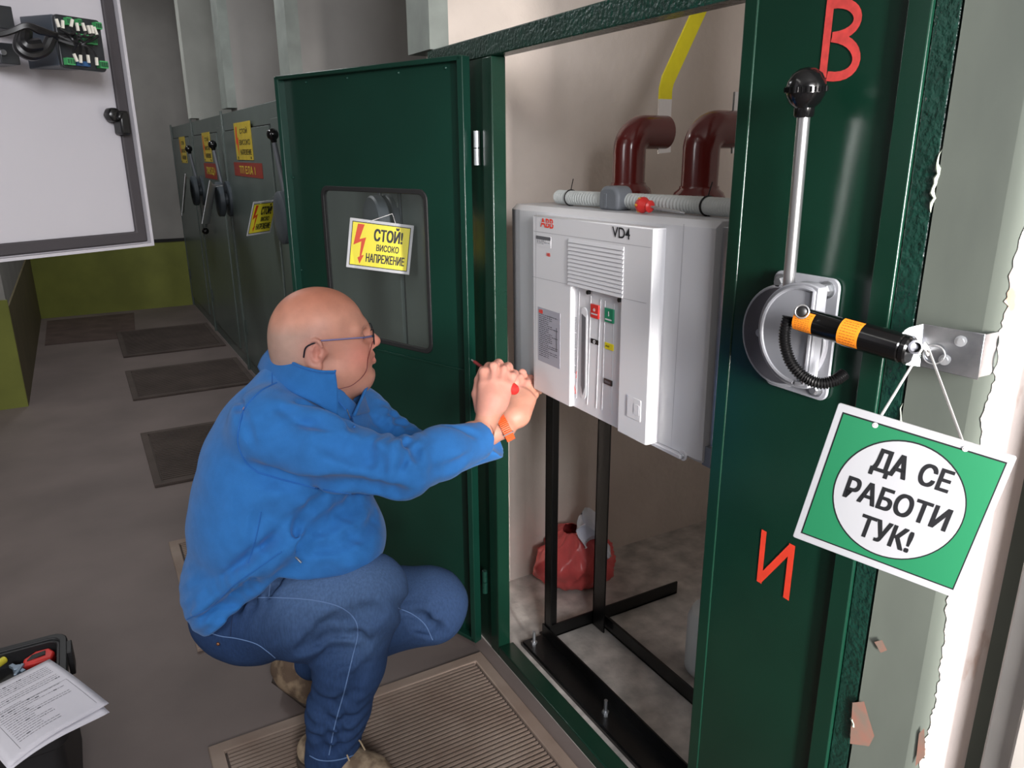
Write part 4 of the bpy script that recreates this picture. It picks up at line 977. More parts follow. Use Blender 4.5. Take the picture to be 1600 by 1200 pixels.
# box body stands out from the door: back on the door, terminal side faces right and towards the viewer
cbk = [ond(40, 108, 0.0), ond(118, 112, 0.0)]
oA = ond(88, 108, 0.006); 
bx_c = ond(100, 68, 0.045)
Du = unit(PD_*math.cos(math.radians(8))-PN*math.sin(math.radians(8))); Dn = unit(np.cross(Du, EZ)); 
if np.dot(Dn, CAMPOS-bx_c) < 0: Dn = -Dn
TL = ond(84, 20, 0.085); TRr = ond(155, 33, 0.085); BRr = ond(168, 112, 0.085); BLl = ond(97, 107, 0.085)
wR = np.linalg.norm(TRr-TL); hR = abs(TL[2]-BLl[2])
Dn = unit(np.cross(EZ, PD_)); Dn = Dn if np.dot(Dn, PN) > 0 else -Dn
cR = (TL+TRr+BRr+BLl)/4
# terminal side (a board facing the viewer) and the housing behind it, reaching back and left
Uv = unit((TRr+BRr)/2-(TL+BLl)/2); Nv = unit(np.cross(Uv, EZ)); Nv = Nv if np.dot(Nv, CAMPOS-cR) > 0 else -Nv
hz = 0.036*1.0; hz = np.linalg.norm((TL+TRr)/2-(BRr+BLl)/2)/2; hu = np.linalg.norm((TRr+BRr)/2-(TL+BLl)/2)/2
m = MB(); m.prism(rrect(-hu, hu, -hz, hz, 0.004), cR, Uv, EZ, -Nv, 0.006); tb_ = m.build('terminal_board', K('relay_dark'), t, bevel=0.001)
m = MB(); vs = []
e1 = [cR-Uv*hu+EZ*hz-Nv*0.006, cR+Uv*(hu-0.004)+EZ*(hz-0.002)-Nv*0.006, cR+Uv*(hu-0.004)-EZ*(hz-0.004)-Nv*0.006, cR-Uv*hu-EZ*(hz-0.003)-Nv*0.006]
back = [ond(30, 26, 0.004), ond(112, 26, 0.004), ond(118, 110, 0.004), ond(46, 108, 0.004)]
m.add(e1+back, [(0, 1, 2, 3), (7, 6, 5, 4), (0, 4, 5, 1), (1, 5, 6, 2), (2, 6, 7, 3), (3, 7, 4, 0)]); m.build('housing', K('relay_side'), t, bevel=0.001)
def tP(a, b, n=0.0): return cR+Uv*a*hu+EZ*b*hz+Nv*n
for (a0_, a1_, b0_, b1_, nm, slots) in ((-0.62, -0.40, 0.62, 0.90, 'terminal_block', 3), (-0.15, 0.02, 0.66, 0.90, 'terminal_block', 2), (0.62, 0.90, 0.62, 0.88, 'terminal_block', 3), (-0.35, 0.58, 0.0, 0.34, 'terminal_block', 11), (-0.9, -0.55, -0.88, -0.62, 'terminal_block', 3), (0.55, 0.92, -0.88, -0.60, 'terminal_block', 4)):
    m = MB(); m.obox(tP((a0_+a1_)/2, (b0_+b1_)/2, 0.004), Uv, EZ, Nv, (a1_-a0_)/2*hu, (b1_-b0_)/2*hz, 0.004); b_ = m.build('terminal_block', K('terminal_green'), t)
    m = MB()
    for k in range(slots):
        aa = a0_+(a1_-a0_)*(k+0.5)/slots; m.obox(tP(aa, (b0_+b1_)/2, 0.0085), Uv, EZ, Nv, 0.0009, (b1_-b0_)*hz*0.32, 0.0006)
    m.build('screw_slots', mat('terminal_dark', '245c38', 0.6), b_, smooth=0)
MB().obox(tP(-0.15, -0.78, 0.003), Uv, EZ, Nv, hu*0.3, hz*0.09, 0.003).build('connector', mat('conn_blue', '24507e', 0.5), t)
t2 = thing('wiring', 'black wires with white numbered ferrules running across the relay', 'cable', tP(0, 0, 0.02))
rr = random.Random(8); m = MB()
for k, (px, py) in enumerate(((90, 36), (98, 38), (112, 36), (121, 42), (131, 42), (139, 46), (144, 46), (149, 48), (118, 90), (126, 92), (138, 92), (151, 96))):
    p = onpl(px, py, tP(0, 0, 0.016), Nv); up = 1 if k < 8 else -1; a = math.radians(rr.uniform(-20, 20)); d = EZ*math.cos(a)+Uv*math.sin(a)
    f = MB().bar(p-d*0.0042, p+d*0.0042, 0.0026, 0.0024, Nv).build('ferrule', K('ferrule'), t2)
    end = tP(-0.75, 0.1, 0.02)+EZ*rr.uniform(-.008, .004)
    mid_ = (p+end)/2+Nv*0.008+EZ*(-0.006*up)
    m.tube(spline([p-d*0.006*up, mid_, end, tP(-1.5, 0.15, 0.01)+EZ*rr.uniform(-.004, .004)], 6), 0.0014, 6)
for k in range(7):
    z_ = rr.uniform(-.006, .006); m.tube(spline([onpl(-40, 60+rr.uniform(-3, 3), tP(0, 0, 0.0), Nv), onpl(10, 52+rr.uniform(-3, 3), tP(0, 0, 0.02), Nv), onpl(40, 40+rr.uniform(-3, 3), tP(0, 0, 0.03), Nv), onpl(62, 48+rr.uniform(-4, 4), tP(0, 0, 0.03), Nv), onpl(88, 56+rr.uniform(-4, 4), tP(0, 0, 0.02), Nv)], 8), 0.0022, 7)
m.build('wire_bundle', K('cable_black'), t2)
m = MB(); m.tube(spline([onpl(34, 52, tP(0, 0, 0.012), Nv), onpl(30, 75, tP(0, 0, 0.015), Nv), onpl(48, 86, tP(0, 0, 0.018), Nv), onpl(70, 78, tP(0, 0, 0.018), Nv), onpl(80, 60, tP(0, 0, 0.018), Nv)], 10), 0.006, 10); m.tube(spline([onpl(40, 50, tP(0, 0, 0.012), Nv), onpl(40, 70, tP(0, 0, 0.02), Nv), onpl(62, 70, tP(0, 0, 0.02), Nv)], 10), 0.007, 10)
m.build('cable_loop', K('cable_black'), t2)
# small terminal rail at the very edge of the frame
t = thing('terminal_rail', 'dark terminal block with wires cut by the left edge of the frame', 'terminal block', ond(0, 70, 0.0))
q = ond(2, 86, 0.03); MB().obox(q, PD_, EZ, PN, 0.010, 0.011, 0.02).build('block', K('relay_dark'), t, bevel=0.001)
q = ond(-4, 30, 0.03); MB().obox(q, PD_, EZ, PN, 0.008, 0.012, 0.02).build('block', K('relay_dark'), t, bevel=0.001)
q = ond(4, 82, 0.052); MB().cyl(q, q+PN*0.003, 0.003, 10).build('screw', K('metal_zinc'), t)
# ================================================================= TOOL BOX WITH PAPERS
t = thing('toolbox', 'open black plastic toolbox at the lower left corner under the papers', 'toolbox', (-1.29, 1.83, 0))
x0, x1, y0, y1, zt = -1.50, -1.118, 1.62, 2.025, 0.30
m = MB(); o_ = rrect(x0, x1, y0, y1, 0.03, 4); i_ = rrect(x0+0.012, x1-0.012, y0+0.012, y1-0.012, 0.022, 4)
m.ring(o_, i_, (0, 0, 0.0), EX, EY, EZ, zt); m.prism(i_, (0, 0, 0.002), EX, EY, EZ, 0.006); m.build('body', K('box_black'), t, bevel=0.002)
m = MB(); o2 = rrect(x0-0.012, x1+0.012, y0-0.012, y1+0.012, 0.036, 4); m.ring(o2, rrect(x0+0.006, x1-0.006, y0+0.006, y1-0.006, 0.026, 4), (0, 0, zt-0.02), EX, EY, EZ, 0.025); m.build('rim', K('box_black'), t, bevel=0.003)
MB().box(x1+0.010, x1+0.022, 1.93, 1.985, zt-0.06, zt+0.006).build('latch', K('box_black'), t, bevel=0.002)
MB().box(x0+0.014, x1-0.014, y0+0.014, y1-0.014, 0.250, 0.258).build('tray', K('box_black'), t)
def onbox(px, py, z): return onz(px, py, z)
t = thing('tape_measure', 'red plastic tool lying in the open toolbox', 'tool', onbox(58, 1025, 0.285))
c = onbox(58, 1028, 0.285); R_ = unit(onbox(75, 1022, 0.285)-onbox(45, 1032, 0.285)); S_ = unit(np.cross(EZ, R_))
m = MB(); m.prism([(-0.034, -0.02), (0.03, -0.026), (0.038, 0.0), (0.03, 0.024), (0.0, 0.028), (-0.028, 0.008)], c-EZ*0.026, R_, S_, EZ, 0.030); m.build('body', K('tool_red'), t, bevel=0.005)
m = MB(); m.prism([(-0.022, -0.008), (0.018, -0.006), (0.02, 0.012), (-0.01, 0.01)], c+EZ*0.003, R_, S_, EZ, 0.004); m.build('grip', K('black_plastic'), t, bevel=0.001)
t = thing('pliers', 'steel pliers in the open toolbox beside the red tool', 'pliers', onbox(25, 1045, 0.28))
m = MB(); a, b = onbox(17, 1040, 0.285), onbox(38, 1050, 0.285); m.bar(a, b, 0.010, 0.008); m.bar(onbox(36, 1038, 0.29), onbox(24, 1056, 0.285), 0.008, 0.008); m.cyl((a+b)/2-EZ*0.022, (a+b)/2+EZ*0.006, 0.010, 14); m.build('jaws', K('tool_blue'), t, bevel=0.001)
t = tag(MB().cyl(onbox(-6, 1040, 0.285), onbox(8, 1030, 0.285), 0.009, 14).build('yellow_handle', K('tool_yellow'), bevel=0.002), 'yellow tool handle at the left frame edge inside the toolbox', 'tool')
# paper stack
zt2 = 0.318
pcs = [(-70, 1098), (78, 1033), (168, 1087), (14, 1196)]
for layer, (dz, sh, lab) in enumerate(((0.0, ((0, 6), (0, 0), (1, 14), (0, 6)), 'lower white sheets of the paper stack, corner sticking out'), (0.004, ((0, 0), (0, 0), (0, 0), (0, 0)), 'top printed sheet of the papers lying on the toolbox'))):
    cs = [onz(x+a, y+b, zt2+dz) for (x, y), (a, b) in zip(pcs, sh)]
    rows = []
    for i in range(17):
        row = []
        for j in range(17):
            u, v = i/16, j/16
            p = (1-u)*(1-v)*cs[0]+u*(1-v)*cs[3]+u*v*cs[2]+(1-u)*v*cs[1]
            p = p+EZ*(0.010*math.sin(2.2*u+1.2*v)*v-0.010*v*v*u+0.004*math.sin(5*v)*u-0.004)
            row.append(p)
        rows.append(row)
    t = thing('paper_sheet', lab, 'paper', sum(cs)/4, 'papers on the toolbox')
    MB().grid(rows).build('sheet', K('paper'), t, smooth=60, solid=0.0012)
    if layer:
        m = MB(); rr = random.Random(11)
        def sp(u, v):
            U = min(max(u, 0), 0.999)*16; Vv = min(max(v, 0), 0.999)*16; i, j = int(U), int(Vv); a, b = U-i, Vv-j
            return (1-a)*(1-b)*rows[i][j]+a*(1-b)*rows[i+1][j]+a*b*rows[i+1][j+1]+(1-a)*b*rows[i][j+1]+EZ*0.0012
        def stroke(u0, v0, u1, v1, wd):
            A, B = sp(u0, v0), sp(u1, v1); s = np.cross(unit(B-A), EZ)*wd/2; m.add([A-s, B-s, B+s, A+s], [(0, 1, 2, 3)])
        for k in range(26):
            u = 0.10+k*0.030
            if k in (5, 9): continue
            v = 0.18
            e = 0.90 if k < 9 else rr.choice((0.45, 0.6, 0.85))
            while v < e:
                l = rr.uniform(0.01, 0.05); stroke(u, v, u, min(v+l, e), 0.0012 if rr.random() > 0.08 else 0.003); v += l+0.008
        for a in ((0.42, 0.15, 0.42, 0.92), (0.42, 0.15, 0.92, 0.15), (0.55, 0.15, 0.55, 0.5), (0.42, 0.92, 0.92, 0.92)): 
            n_ = 8
            for k in range(n_): stroke(a[0]+(a[2]-a[0])*k/n_, a[1]+(a[3]-a[1])*k/n_, a[0]+(a[2]-a[0])*(k+1)/n_, a[1]+(a[3]-a[1])*(k+1)/n_, 0.0006)
        m.build('print', mat('print_grey', '4a4a52', 0.8), t, smooth=0)
# ================================================================= SIGNED DISTANCE SCULPTING (for the man and his clothes)
class SDF:
    def __init__(s): s.p = []
    def cap(s, a, b, ra, rb=None, k=0.02, op=1):
        a = np.array(a, float); b = np.array(b, float); rb = ra if rb is None else rb
        c = (a+b)/2; s.p.append((0, op, k, c, np.linalg.norm(a-b)/2+max(ra, rb), (a, b-a, ra, rb))); return s
    def chain(s, pts, rr, k=0.02, op=1):
        for i in range(len(pts)-1): s.cap(pts[i], pts[i+1], rr[i] if hasattr(rr, '__len__') else rr, rr[i+1] if hasattr(rr, '__len__') else rr, k, op)
        return s
    def ell(s, c, r, ax=None, k=0.02, op=1):
        c = np.array(c, float); r = np.array(r, float); A = np.eye(3) if ax is None else np.array(ax, float)
        s.p.append((1, op, k, c, r.max(), (c, A, r))); return s
    def plane(s, c, n, k=0.005):      # keeps the side opposite to n
        s.p.append((2, -2, k, np.array(c, float), 1e9, (np.array(c, float), unit(n)))); return s
    def plane2(s, c, n, c2, n2, k=0.008):      # removes what lies beyond both planes
        s.p.append((3, -2, k, np.array(c, float), 1e9, (np.array(c, float), unit(n), np.array(c2, float), unit(n2)))); return s
    def ev1(s, pr, P):
        t, op, k, c, R, a = pr
        if t == 0:
            A, ab, ra, rb = a; q = P-A; h = np.clip(q@ab/max(ab@ab, 1e-12), 0, 1); return np.linalg.norm(q-h[:, None]*ab, axis=1)-(ra+(rb-ra)*h)
        if t == 1:
            C, A, r = a; q = (P-C)@A.T; k0 = np.linalg.norm(q/r, axis=1); k1 = np.linalg.norm(q/(r*r), axis=1); return k0*(k0-1)/np.maximum(k1, 1e-9)
        if t == 3:
            C, n, C2, n2 = a; return np.minimum((P-C)@n, (P-C2)@n2)
        C, n = a; return (P-C)@n
    def ev(s, P, act=None):
        d = np.full(len(P), 1e3)
        for pr in (s.p if act is None else act):
            e = s.ev1(pr, P); op, k = pr[1], pr[2]
            if op == 1:
                h = np.clip(0.5+0.5*(d-e)/k, 0, 1); d = np.where(d > 900, e, d*(1-h)+e*h-k*h*(1-h))
            elif op == -1:                                   # subtract
                h = np.clip(0.5-0.5*(d+e)/k, 0, 1); d = d*(1-h)-e*h+k*h*(1-h)
            else:
                h = np.clip(0.5-0.5*(d-e)/k, 0, 1); d = d*(1-h)+e*h+k*h*(1-h)
        return d
    def near(s, C, R):
        return [pr for pr in s.p if np.linalg.norm(pr[3]-C) < R+pr[4]*1.02+pr[2]*1.2+0.004]
    def hit(s, px, py):
        """first point of the surface along the camera ray through a pixel"""
        r = unit(ray(px, py)); t = 0.6
        for _ in range(140):
            p = CAMPOS+r*t; d = float(s.ev(p[None])[0])
            if d < 0.0006: return p
            t += max(d*0.7, 0.0006)
            if t > 4: break
        return None
    def nrm(s, p):
        e = 0.002; o = np.eye(3)*e; return unit(s.ev(p+o)-s.ev(p-o))
    def mesh(s, h, B=14, disp=None, smooth=1):
        lo = np.min([p[3]-p[4] for p in s.p if p[1] == 1], axis=0)-3*h; hi = np.max([p[3]+p[4] for p in s.p if p[1] == 1], axis=0)+3*h
        nb = np.ceil((hi-lo)/(B*h)).astype(int); g = np.stack(np.meshgrid(*[np.arange(n) for n in nb], indexing='ij'), -1).reshape(-1, 3)
        cen = lo+(g+0.5)*B*h; dc = np.concatenate([s.ev(cen[i:i+20000]) for i in range(0, len(cen), 20000)])
        g = g[np.abs(dc) < B*h*1.25+0.012]
        N = nb*B+4; KV, VP, QQ = [], [], []
        loc = np.stack(np.meshgrid(*[np.arange(-1, B+1)]*3, indexing='ij'), -1)
        cr = [(0, 0, 0), (1, 0, 0), (0, 1, 0), (1, 1, 0), (0, 0, 1), (1, 0, 1), (0, 1, 1), (1, 1, 1)]
        ed = [(a, b) for a in range(8) for b in range(a+1, 8) if bin(a ^ b).count('1') == 1]
        def key(ix): return (ix[..., 0]+2)*N[1]*N[2]+(ix[..., 1]+2)*N[2]+(ix[..., 2]+2)
        for b in g:
            idx = loc+b*B; P = (lo+idx*h).reshape(-1, 3); C = lo+(b+0.5)*B*h
            act = s.near(C, B*h*0.95)
            if not any(a[1] == 1 for a in act): continue
            D = s.ev(P, act)
            if disp is not None: D = D+disp(P)
            D = D.reshape(B+2, B+2, B+2)
            if D.min() > 0 or D.max() < 0: continue
            n = B+1; c = [D[i:i+n, j:j+n, k:k+n] for i, j, k in cr]; sg = [x < 0 for x in c]
            mixd = np.zeros((n, n, n), bool)
            for x in sg[1:]: mixd |= (x != sg[0])
            W = np.zeros((n, n, n)); Q = np.zeros((n, n, n, 3))
            for a, e in ed:
                cross = sg[a] != sg[e]; den = c[a]-c[e]; t = np.where(cross, c[a]/np.where(den == 0, 1, den), 0)
                pa, pe = np.array(cr[a], float), np.array(cr[e], float)
                Q += cross[..., None]*(pa+t[..., None]*(pe-pa)); W += cross
            ii = np.argwhere(mixd); vp = lo+((ii-1)+b*B+Q[mixd]/W[mixd][:, None])*h
            KV.append(key((ii-1)+b*B)); VP.append(vp)
            S0 = D < 0
            for ax_ in range(3):
                sl0 = [slice(1, B+1)]*3; s1 = list(sl0); s1[ax_] = slice(2, B+2)
                A = S0[1:B+1, 1:B+1, 1:B+1]
                if True:
                    sh = [slice(1, B+1)]*3; sh[ax_] = slice(2, B+2)
                    # samples at index B+1 are available (loc runs to B)
                    E_ = S0[tuple(sh)] if S0.shape[ax_] >= B+2 else None
                    A2 = A
                cx = np.argwhere(A2 != E_)
                if len(cx) == 0: continue
                inside = A2[cx[:, 0], cx[:, 1], cx[:, 2]]
                base = cx+b*B; u, v = [(1, 2), (2, 0), (0, 1)][ax_]
                du = np.zeros(3, int); du[u] = 1; dv = np.zeros(3, int); dv[v] = 1
                k4 = np.stack([key(base), key(base-du), key(base-du-dv), key(base-dv)], 1)
                k4[~inside] = k4[~inside][:, ::-1]; QQ.append(k4)
        KV = np.concatenate(KV); VP = np.concatenate(VP); QQ = np.concatenate(QQ)
        uk, first = np.unique(KV, return_index=True); VP = VP[first]
        F = np.searchsorted(uk, QQ); ok = (uk[np.minimum(F, len(uk)-1)] == QQ).all(1); F = F[ok]
        for _ in range(smooth):
            acc = np.zeros_like(VP); cnt = np.zeros(len(VP))
            for i in range(4):
                np.add.at(acc, F[:, i], VP[F[:, (i+1) % 4]]); np.add.at(cnt, F[:, i], 1)
            VP = np.where(cnt[:, None] > 0, VP*0.4+0.6*acc/np.maximum(cnt, 1)[:, None], VP)
        return VP, F
def sdf_object(name, S, h, m, parent, disp=None, smooth=1, color=None):
    V, F = S.mesh(h, disp=disp, smooth=smooth); off = np.zeros(3); q = parent
    while q is not None: off = off+np.array(q.location); q = q.parent
    me = bpy.data.meshes.new(name); me.vertices.add(len(V)); me.vertices.foreach_set('co', (V-off).astype(np.float32).ravel())
    me.loops.add(len(F)*4); me.loops.foreach_set('vertex_index', F.astype(np.int32).ravel())
    me.polygons.add(len(F)); me.polygons.foreach_set('loop_start', np.arange(len(F), dtype=np.int32)*4)
    me.update(calc_edges=True); me.validate()
    me.polygons.foreach_set('use_smooth', np.ones(len(me.polygons), bool))
    if color is not None:
        a = me.color_attributes.new('tint', 'FLOAT_COLOR', 'POINT'); c = color(V); a.data.foreach_set('color', np.concatenate([c, np.ones((len(c), 1))], 1).astype(np.float32).ravel())
    me.materials.append(m); o = bpy.data.objects.new(name, me); COL.objects.link(o); o.parent = parent
    return o

from mathutils.bvhtree import BVHTree
def tree_of(o):
    off = np.zeros(3); q = o
    while q is not None: off = off+np.array(q.location); q = q.parent
    me = o.data; return BVHTree.FromPolygons([tuple(np.array(v.co)+off) for v in me.vertices], [tuple(p.vertices) for p in me.polygons])
def draped(tree, pts, lift=0.0, fine=10):
    """follows the visible surface under a pixel path"""
    P_ = []
    for x, y in spline([np.array(p, float) for p in pts], fine):
        r = unit(ray(x, y)); h = tree.ray_cast(Vector(CAMPOS), Vector(r))
        if h[0] is not None: P_.append(np.array(h[0])-r*lift)
    return P_
# ================================================================= THE MAN
HC = at(499.7, 522, 1.72)
yaw = math.radians(-14); HF = V3(math.cos(yaw), math.sin(yaw), 0.0); HF = unit(HF+V3(0, 0, 0.03)); HS = unit(np.cross(HF, EZ)); HU = np.cross(HS, HF)
HAX = np.array([HF, HU, HS])
def hp(f, u, s): return HC+HF*f+HU*u+HS*s
body = SDF()
def he(f, u, s, rf, ru, rs, k=0.02, op=1, both=False, ax=None):
    A = HAX if ax is None else ax
    body.ell(hp(f, u, s), (rf, ru, rs), A, k, op)
    if both: body.ell(hp(f, u, -s), (rf, ru, rs), A if ax is None else ax, k, op)
def hc(a, b, ra, rb, k=0.015, op=1, both=False):
    body.cap(hp(*a), hp(*b), ra, rb, k, op)
    if both: body.cap(hp(a[0], a[1], -a[2]), hp(b[0], b[1], -b[2]), ra, rb, k, op)
he(-0.003, 0.014, 0, 0.104, 0.093, 0.080)
he(-0.040, -0.022, 0, 0.070, 0.075, 0.073, 0.03)
he(0.045, -0.042, 0, 0.066, 0.076, 0.064, 0.03)
he(0.060, -0.052, 0.034, 0.040, 0.038, 0.031, 0.02, both=True)
he(0.035, -0.090, 0.036, 0.050, 0.040, 0.032, 0.03, both=True)
hc((0.0, -0.080, 0.050), (0.078, -0.106, 0.018), 0.026, 0.024, 0.03, both=True)
he(0.086, -0.104, 0, 0.025, 0.021, 0.028, 0.02)
he(0.040, -0.122, 0, 0.055, 0.032, 0.048, 0.03)
hc((0.095, 0.012, 0.010), (0.078, 0.012, 0.046), 0.010, 0.009, 0.018, both=True)
he(0.086, -0.062, 0, 0.026, 0.031, 0.032, 0.015)
he(0.104, -0.006, 0.031, 0.017, 0.013, 0.017, 0.014, -1, both=True)
he(0.081, -0.007, 0.032, 0.0150, 0.0135, 0.016, 0.004, both=True)
hc((0.098, 0.004, 0), (0.121, -0.027, 0), 0.0085, 0.0125, 0.012)
he(0.119, -0.030, 0, 0.013, 0.011, 0.012, 0.006)
he(0.110, -0.035, 0.011, 0.012, 0.009, 0.008, 0.006, both=True)
he(0.116, -0.043, 0.007, 0.006, 0.005, 0.004, 0.003, -1, both=True)
hc((0.110, -0.060, 0), (0.097, -0.065, 0.024), 0.0065, 0.004, 0.007, both=True)
hc((0.111, -0.0745, 0), (0.097, -0.070, 0.022), 0.0075, 0.004, 0.007, both=True)
hc((0.123, -0.0668, 0), (0.096, -0.0685, 0.030), 0.0022, 0.0014, 0.004, -1, both=True)
hc((0.106, -0.034, 0.020), (0.093, -0.070, 0.036), 0.0016, 0.0012, 0.010, -1, both=True)
hc((0.110, -0.088, -0.012), (0.110, -0.088, 0.012), 0.003, 0.003, 0.010, -1)
hc((0.090, -0.022, 0.030), (0.082, -0.019, 0.046), 0.0012, 0.001, 0.008, -1, both=True)
# ears
for sg in (1, -1):
    n_ = unit(HS*sg*0.93-HF*0.36+HU*0.05); fa = unit(HF*0.97+HU*(-0.16)); fa = unit(fa-n_*np.dot(fa, n_)); ua = np.cross(n_, fa); ua = ua if np.dot(ua, HU) > 0 else -ua
    EA = np.array([fa, ua, n_]); ec_ = hp(-0.013, -0.023, 0.080*sg)
    body.ell(ec_, (0.0180, 0.031, 0.0066), EA, 0.006, 1)
    body.cap(ec_-n_*0.010+fa*0.01, ec_-n_*0.002+fa*0.008-ua*0.005, 0.012, 0.010, 0.008)
    pts = []
    for k in range(13):
        a = math.radians(35+k*20); pts.append(ec_+fa*0.0165*math.cos(a)+ua*0.0295*math.sin(a)*(1.0)+n_*0.0045)
    body.chain(pts, [0.0032+0.0014*math.sin(math.pi*k/12) for k in range(13)], 0.003)
    body.ell(ec_+n_*0.009+fa*0.004-ua*0.002, (0.0100, 0.015, 0.0095), EA, 0.003, -1)
    body.ell(ec_+n_*0.0075-fa*0.003+ua*0.015, (0.009, 0.009, 0.0055), EA, 0.003, -1)
    pts = [ec_+fa*x+ua*y+n_*0.0045 for x, y in ((-0.002, 0.018), (-0.0075, 0.006), (-0.0075, -0.008), (-0.001, -0.017))]
    body.chain(pts, 0.0028, 0.003)
    body.ell(ec_+fa*0.011-ua*0.004+n_*0.004, (0.005, 0.006, 0.004), EA, 0.003)
    body.ell(ec_+fa*0.007-ua*0.030+n_*0.001, (0.009, 0.009, 0.005), EA, 0.004)
# neck and the trunk inside the clothes
CH = at(450, 720, 1.79); BE = at(452, 845, 1.85); PV = at(400, 952, 1.93)
RS_ = at(415, 660, 1.62); LS_ = at(560, 655, 1.90)
body.cap(hp(-0.035, -0.055, 0), hp(-0.062, -0.20, 0), 0.066, 0.072, 0.035)
body.cap(hp(0.01, -0.10, 0), hp(-0.03, -0.20, 0), 0.050, 0.060, 0.03)
body.cap(hp(-0.062, -0.20, 0), CH, 0.07, 0.13, 0.04); body.cap(CH, BE, 0.13, 0.12, 0.05); body.cap(BE, PV, 0.11, 0.09, 0.05)
body.cap(RS_, LS_, 0.055, 0.055, 0.05)
# arms
RE_ = at(622, 730, 1.57); RWr = at(756, 670, 1.75); LE_ = at(660, 722, 1.89); LWr = at(789, 668, 1.885)
body.chain([RS_, RE_], [0.045, 0.030], 0.02); body.chain([RE_, RE_+(RWr-RE_)*0.4, RE_+(RWr-RE_)*0.85, RWr], [0.030, 0.032, 0.027, 0.0235], 0.010)
body.chain([LS_, LE_], [0.045, 0.030], 0.02); body.chain([LE_, LE_+(LWr-LE_)*0.4, LE_+(LWr-LE_)*0.8, LWr], [0.030, 0.032, 0.027, 0.0245], 0.012)
# legs inside the trousers
RK = at(572, 926, 1.745); RA = at(516, 1175, 1.865); LK = at(668, 946, 1.98); LA = at(462, 1040, 2.13)
body.chain([at(400, 955, 1.83), RK, RA], [0.09, 0.06, 0.036], 0.03); body.chain([at(430, 950, 2.03), LK, LA], [0.09, 0.055, 0.026], 0.02)
body.chain([RA, V3(RA[0], RA[1], 0)+unit(V3(0.66, -0.75, 0))*0.10+V3(0, 0, 0.055)], [0.030, 0.020], 0.01); body.chain([LA, at(470, 1050, 2.13)], [0.028, 0.022], 0.01)
# ---- right hand: fist seen from the back, closed round a screwdriver
def fingers(chains):
    for pts, rr in chains: body.chain([at(*p) for p in pts], rr, 0.005)
RD = 1.79
body.chain([RWr, at(762, 652, 1.76), at(771, 626, 1.775)], [0.0235, 0.0245, 0.031], 0.012)
body.chain([at(760, 634, 1.772), at(757, 604, 1.785)], [0.020, 0.017], 0.02)
body.chain([at(770, 634, 1.775), at(776, 600, 1.782)], [0.022, 0.018], 0.02)
body.chain([at(779, 630, 1.780), at(793, 604, 1.788)], [0.018, 0.0155], 0.02)
fingers([
    ([(757, 600, 1.785), (756, 582, 1.800), (764, 573, 1.832), (772, 586, 1.852), (776, 596, 1.842)], [0.0135, 0.0120, 0.0108, 0.0100, 0.0092]),
    ([(771, 596, 1.780), (771, 574, 1.796), (779, 568, 1.830), (786, 582, 1.852), (788, 594, 1.842)], [0.0138, 0.0122, 0.0110, 0.0102, 0.0094]),
    ([(784, 599, 1.782), (787, 579, 1.798), (794, 573, 1.830), (799, 588, 1.850), (798, 600, 1.840)], [0.0135, 0.0118, 0.0106, 0.0098, 0.0090]),
    ([(795, 606, 1.788), (800, 589, 1.802), (804, 584, 1.828), (806, 597, 1.844), (803, 607, 1.838)], [0.0120, 0.0104, 0.0094, 0.0088, 0.0082]),
    ([(752, 640, 1.785), (746, 616, 1.806), (749, 594, 1.826), (754, 578, 1.842)], [0.0160, 0.0135, 0.0118, 0.0098])])
# creases between the knuckles
for a, b in (((764, 588, 1.770), (765, 570, 1.800)), ((779, 586, 1.770), (781, 568, 1.800)), ((791, 590, 1.772), (795, 574, 1.802))):
    body.cap(at(*a), at(*b), 0.002, 0.002, 0.008, -1)
# ---- left hand: palm side towards the viewer's right, fingers at the breaker's lower corner
body.chain([LWr, at(800, 652, 1.905), at(808, 632, 1.93)], [0.0245, 0.026, 0.027], 0.012)
body.chain([at(800, 650, 1.905), at(808, 612, 1.945)], [0.022, 0.016], 0.02)
body.chain([at(808, 648, 1.905), at(820, 618, 1.945)], [0.024, 0.016], 0.02)
body.chain([at(815, 650, 1.905), at(828, 626, 1.94)], [0.020, 0.015], 0.02)
fingers([
    ([(808, 614, 1.945), (811, 596, 1.965), (816, 583, 1.985), (821, 590, 2.005)], [0.0125, 0.0112, 0.0105, 0.0095]),
    ([(816, 616, 1.945), (823, 600, 1.970), (829, 592, 1.995), (830, 600, 2.010)], [0.0125, 0.0112, 0.0104, 0.0095]),
    ([(823, 621, 1.945), (831, 608, 1.970), (837, 600, 1.995), (838, 606, 2.010)], [0.0120, 0.0106, 0.0098, 0.0090]),
    ([(829, 628, 1.940), (836, 617, 1.962), (841, 609, 1.984), (843, 612, 2.0)], [0.0105, 0.0092, 0.0086, 0.0080]),
    ([(800, 640, 1.915), (801, 616, 1.930), (806, 600, 1.950), (812, 590, 1.965)], [0.0150, 0.0128, 0.0115, 0.0098])])
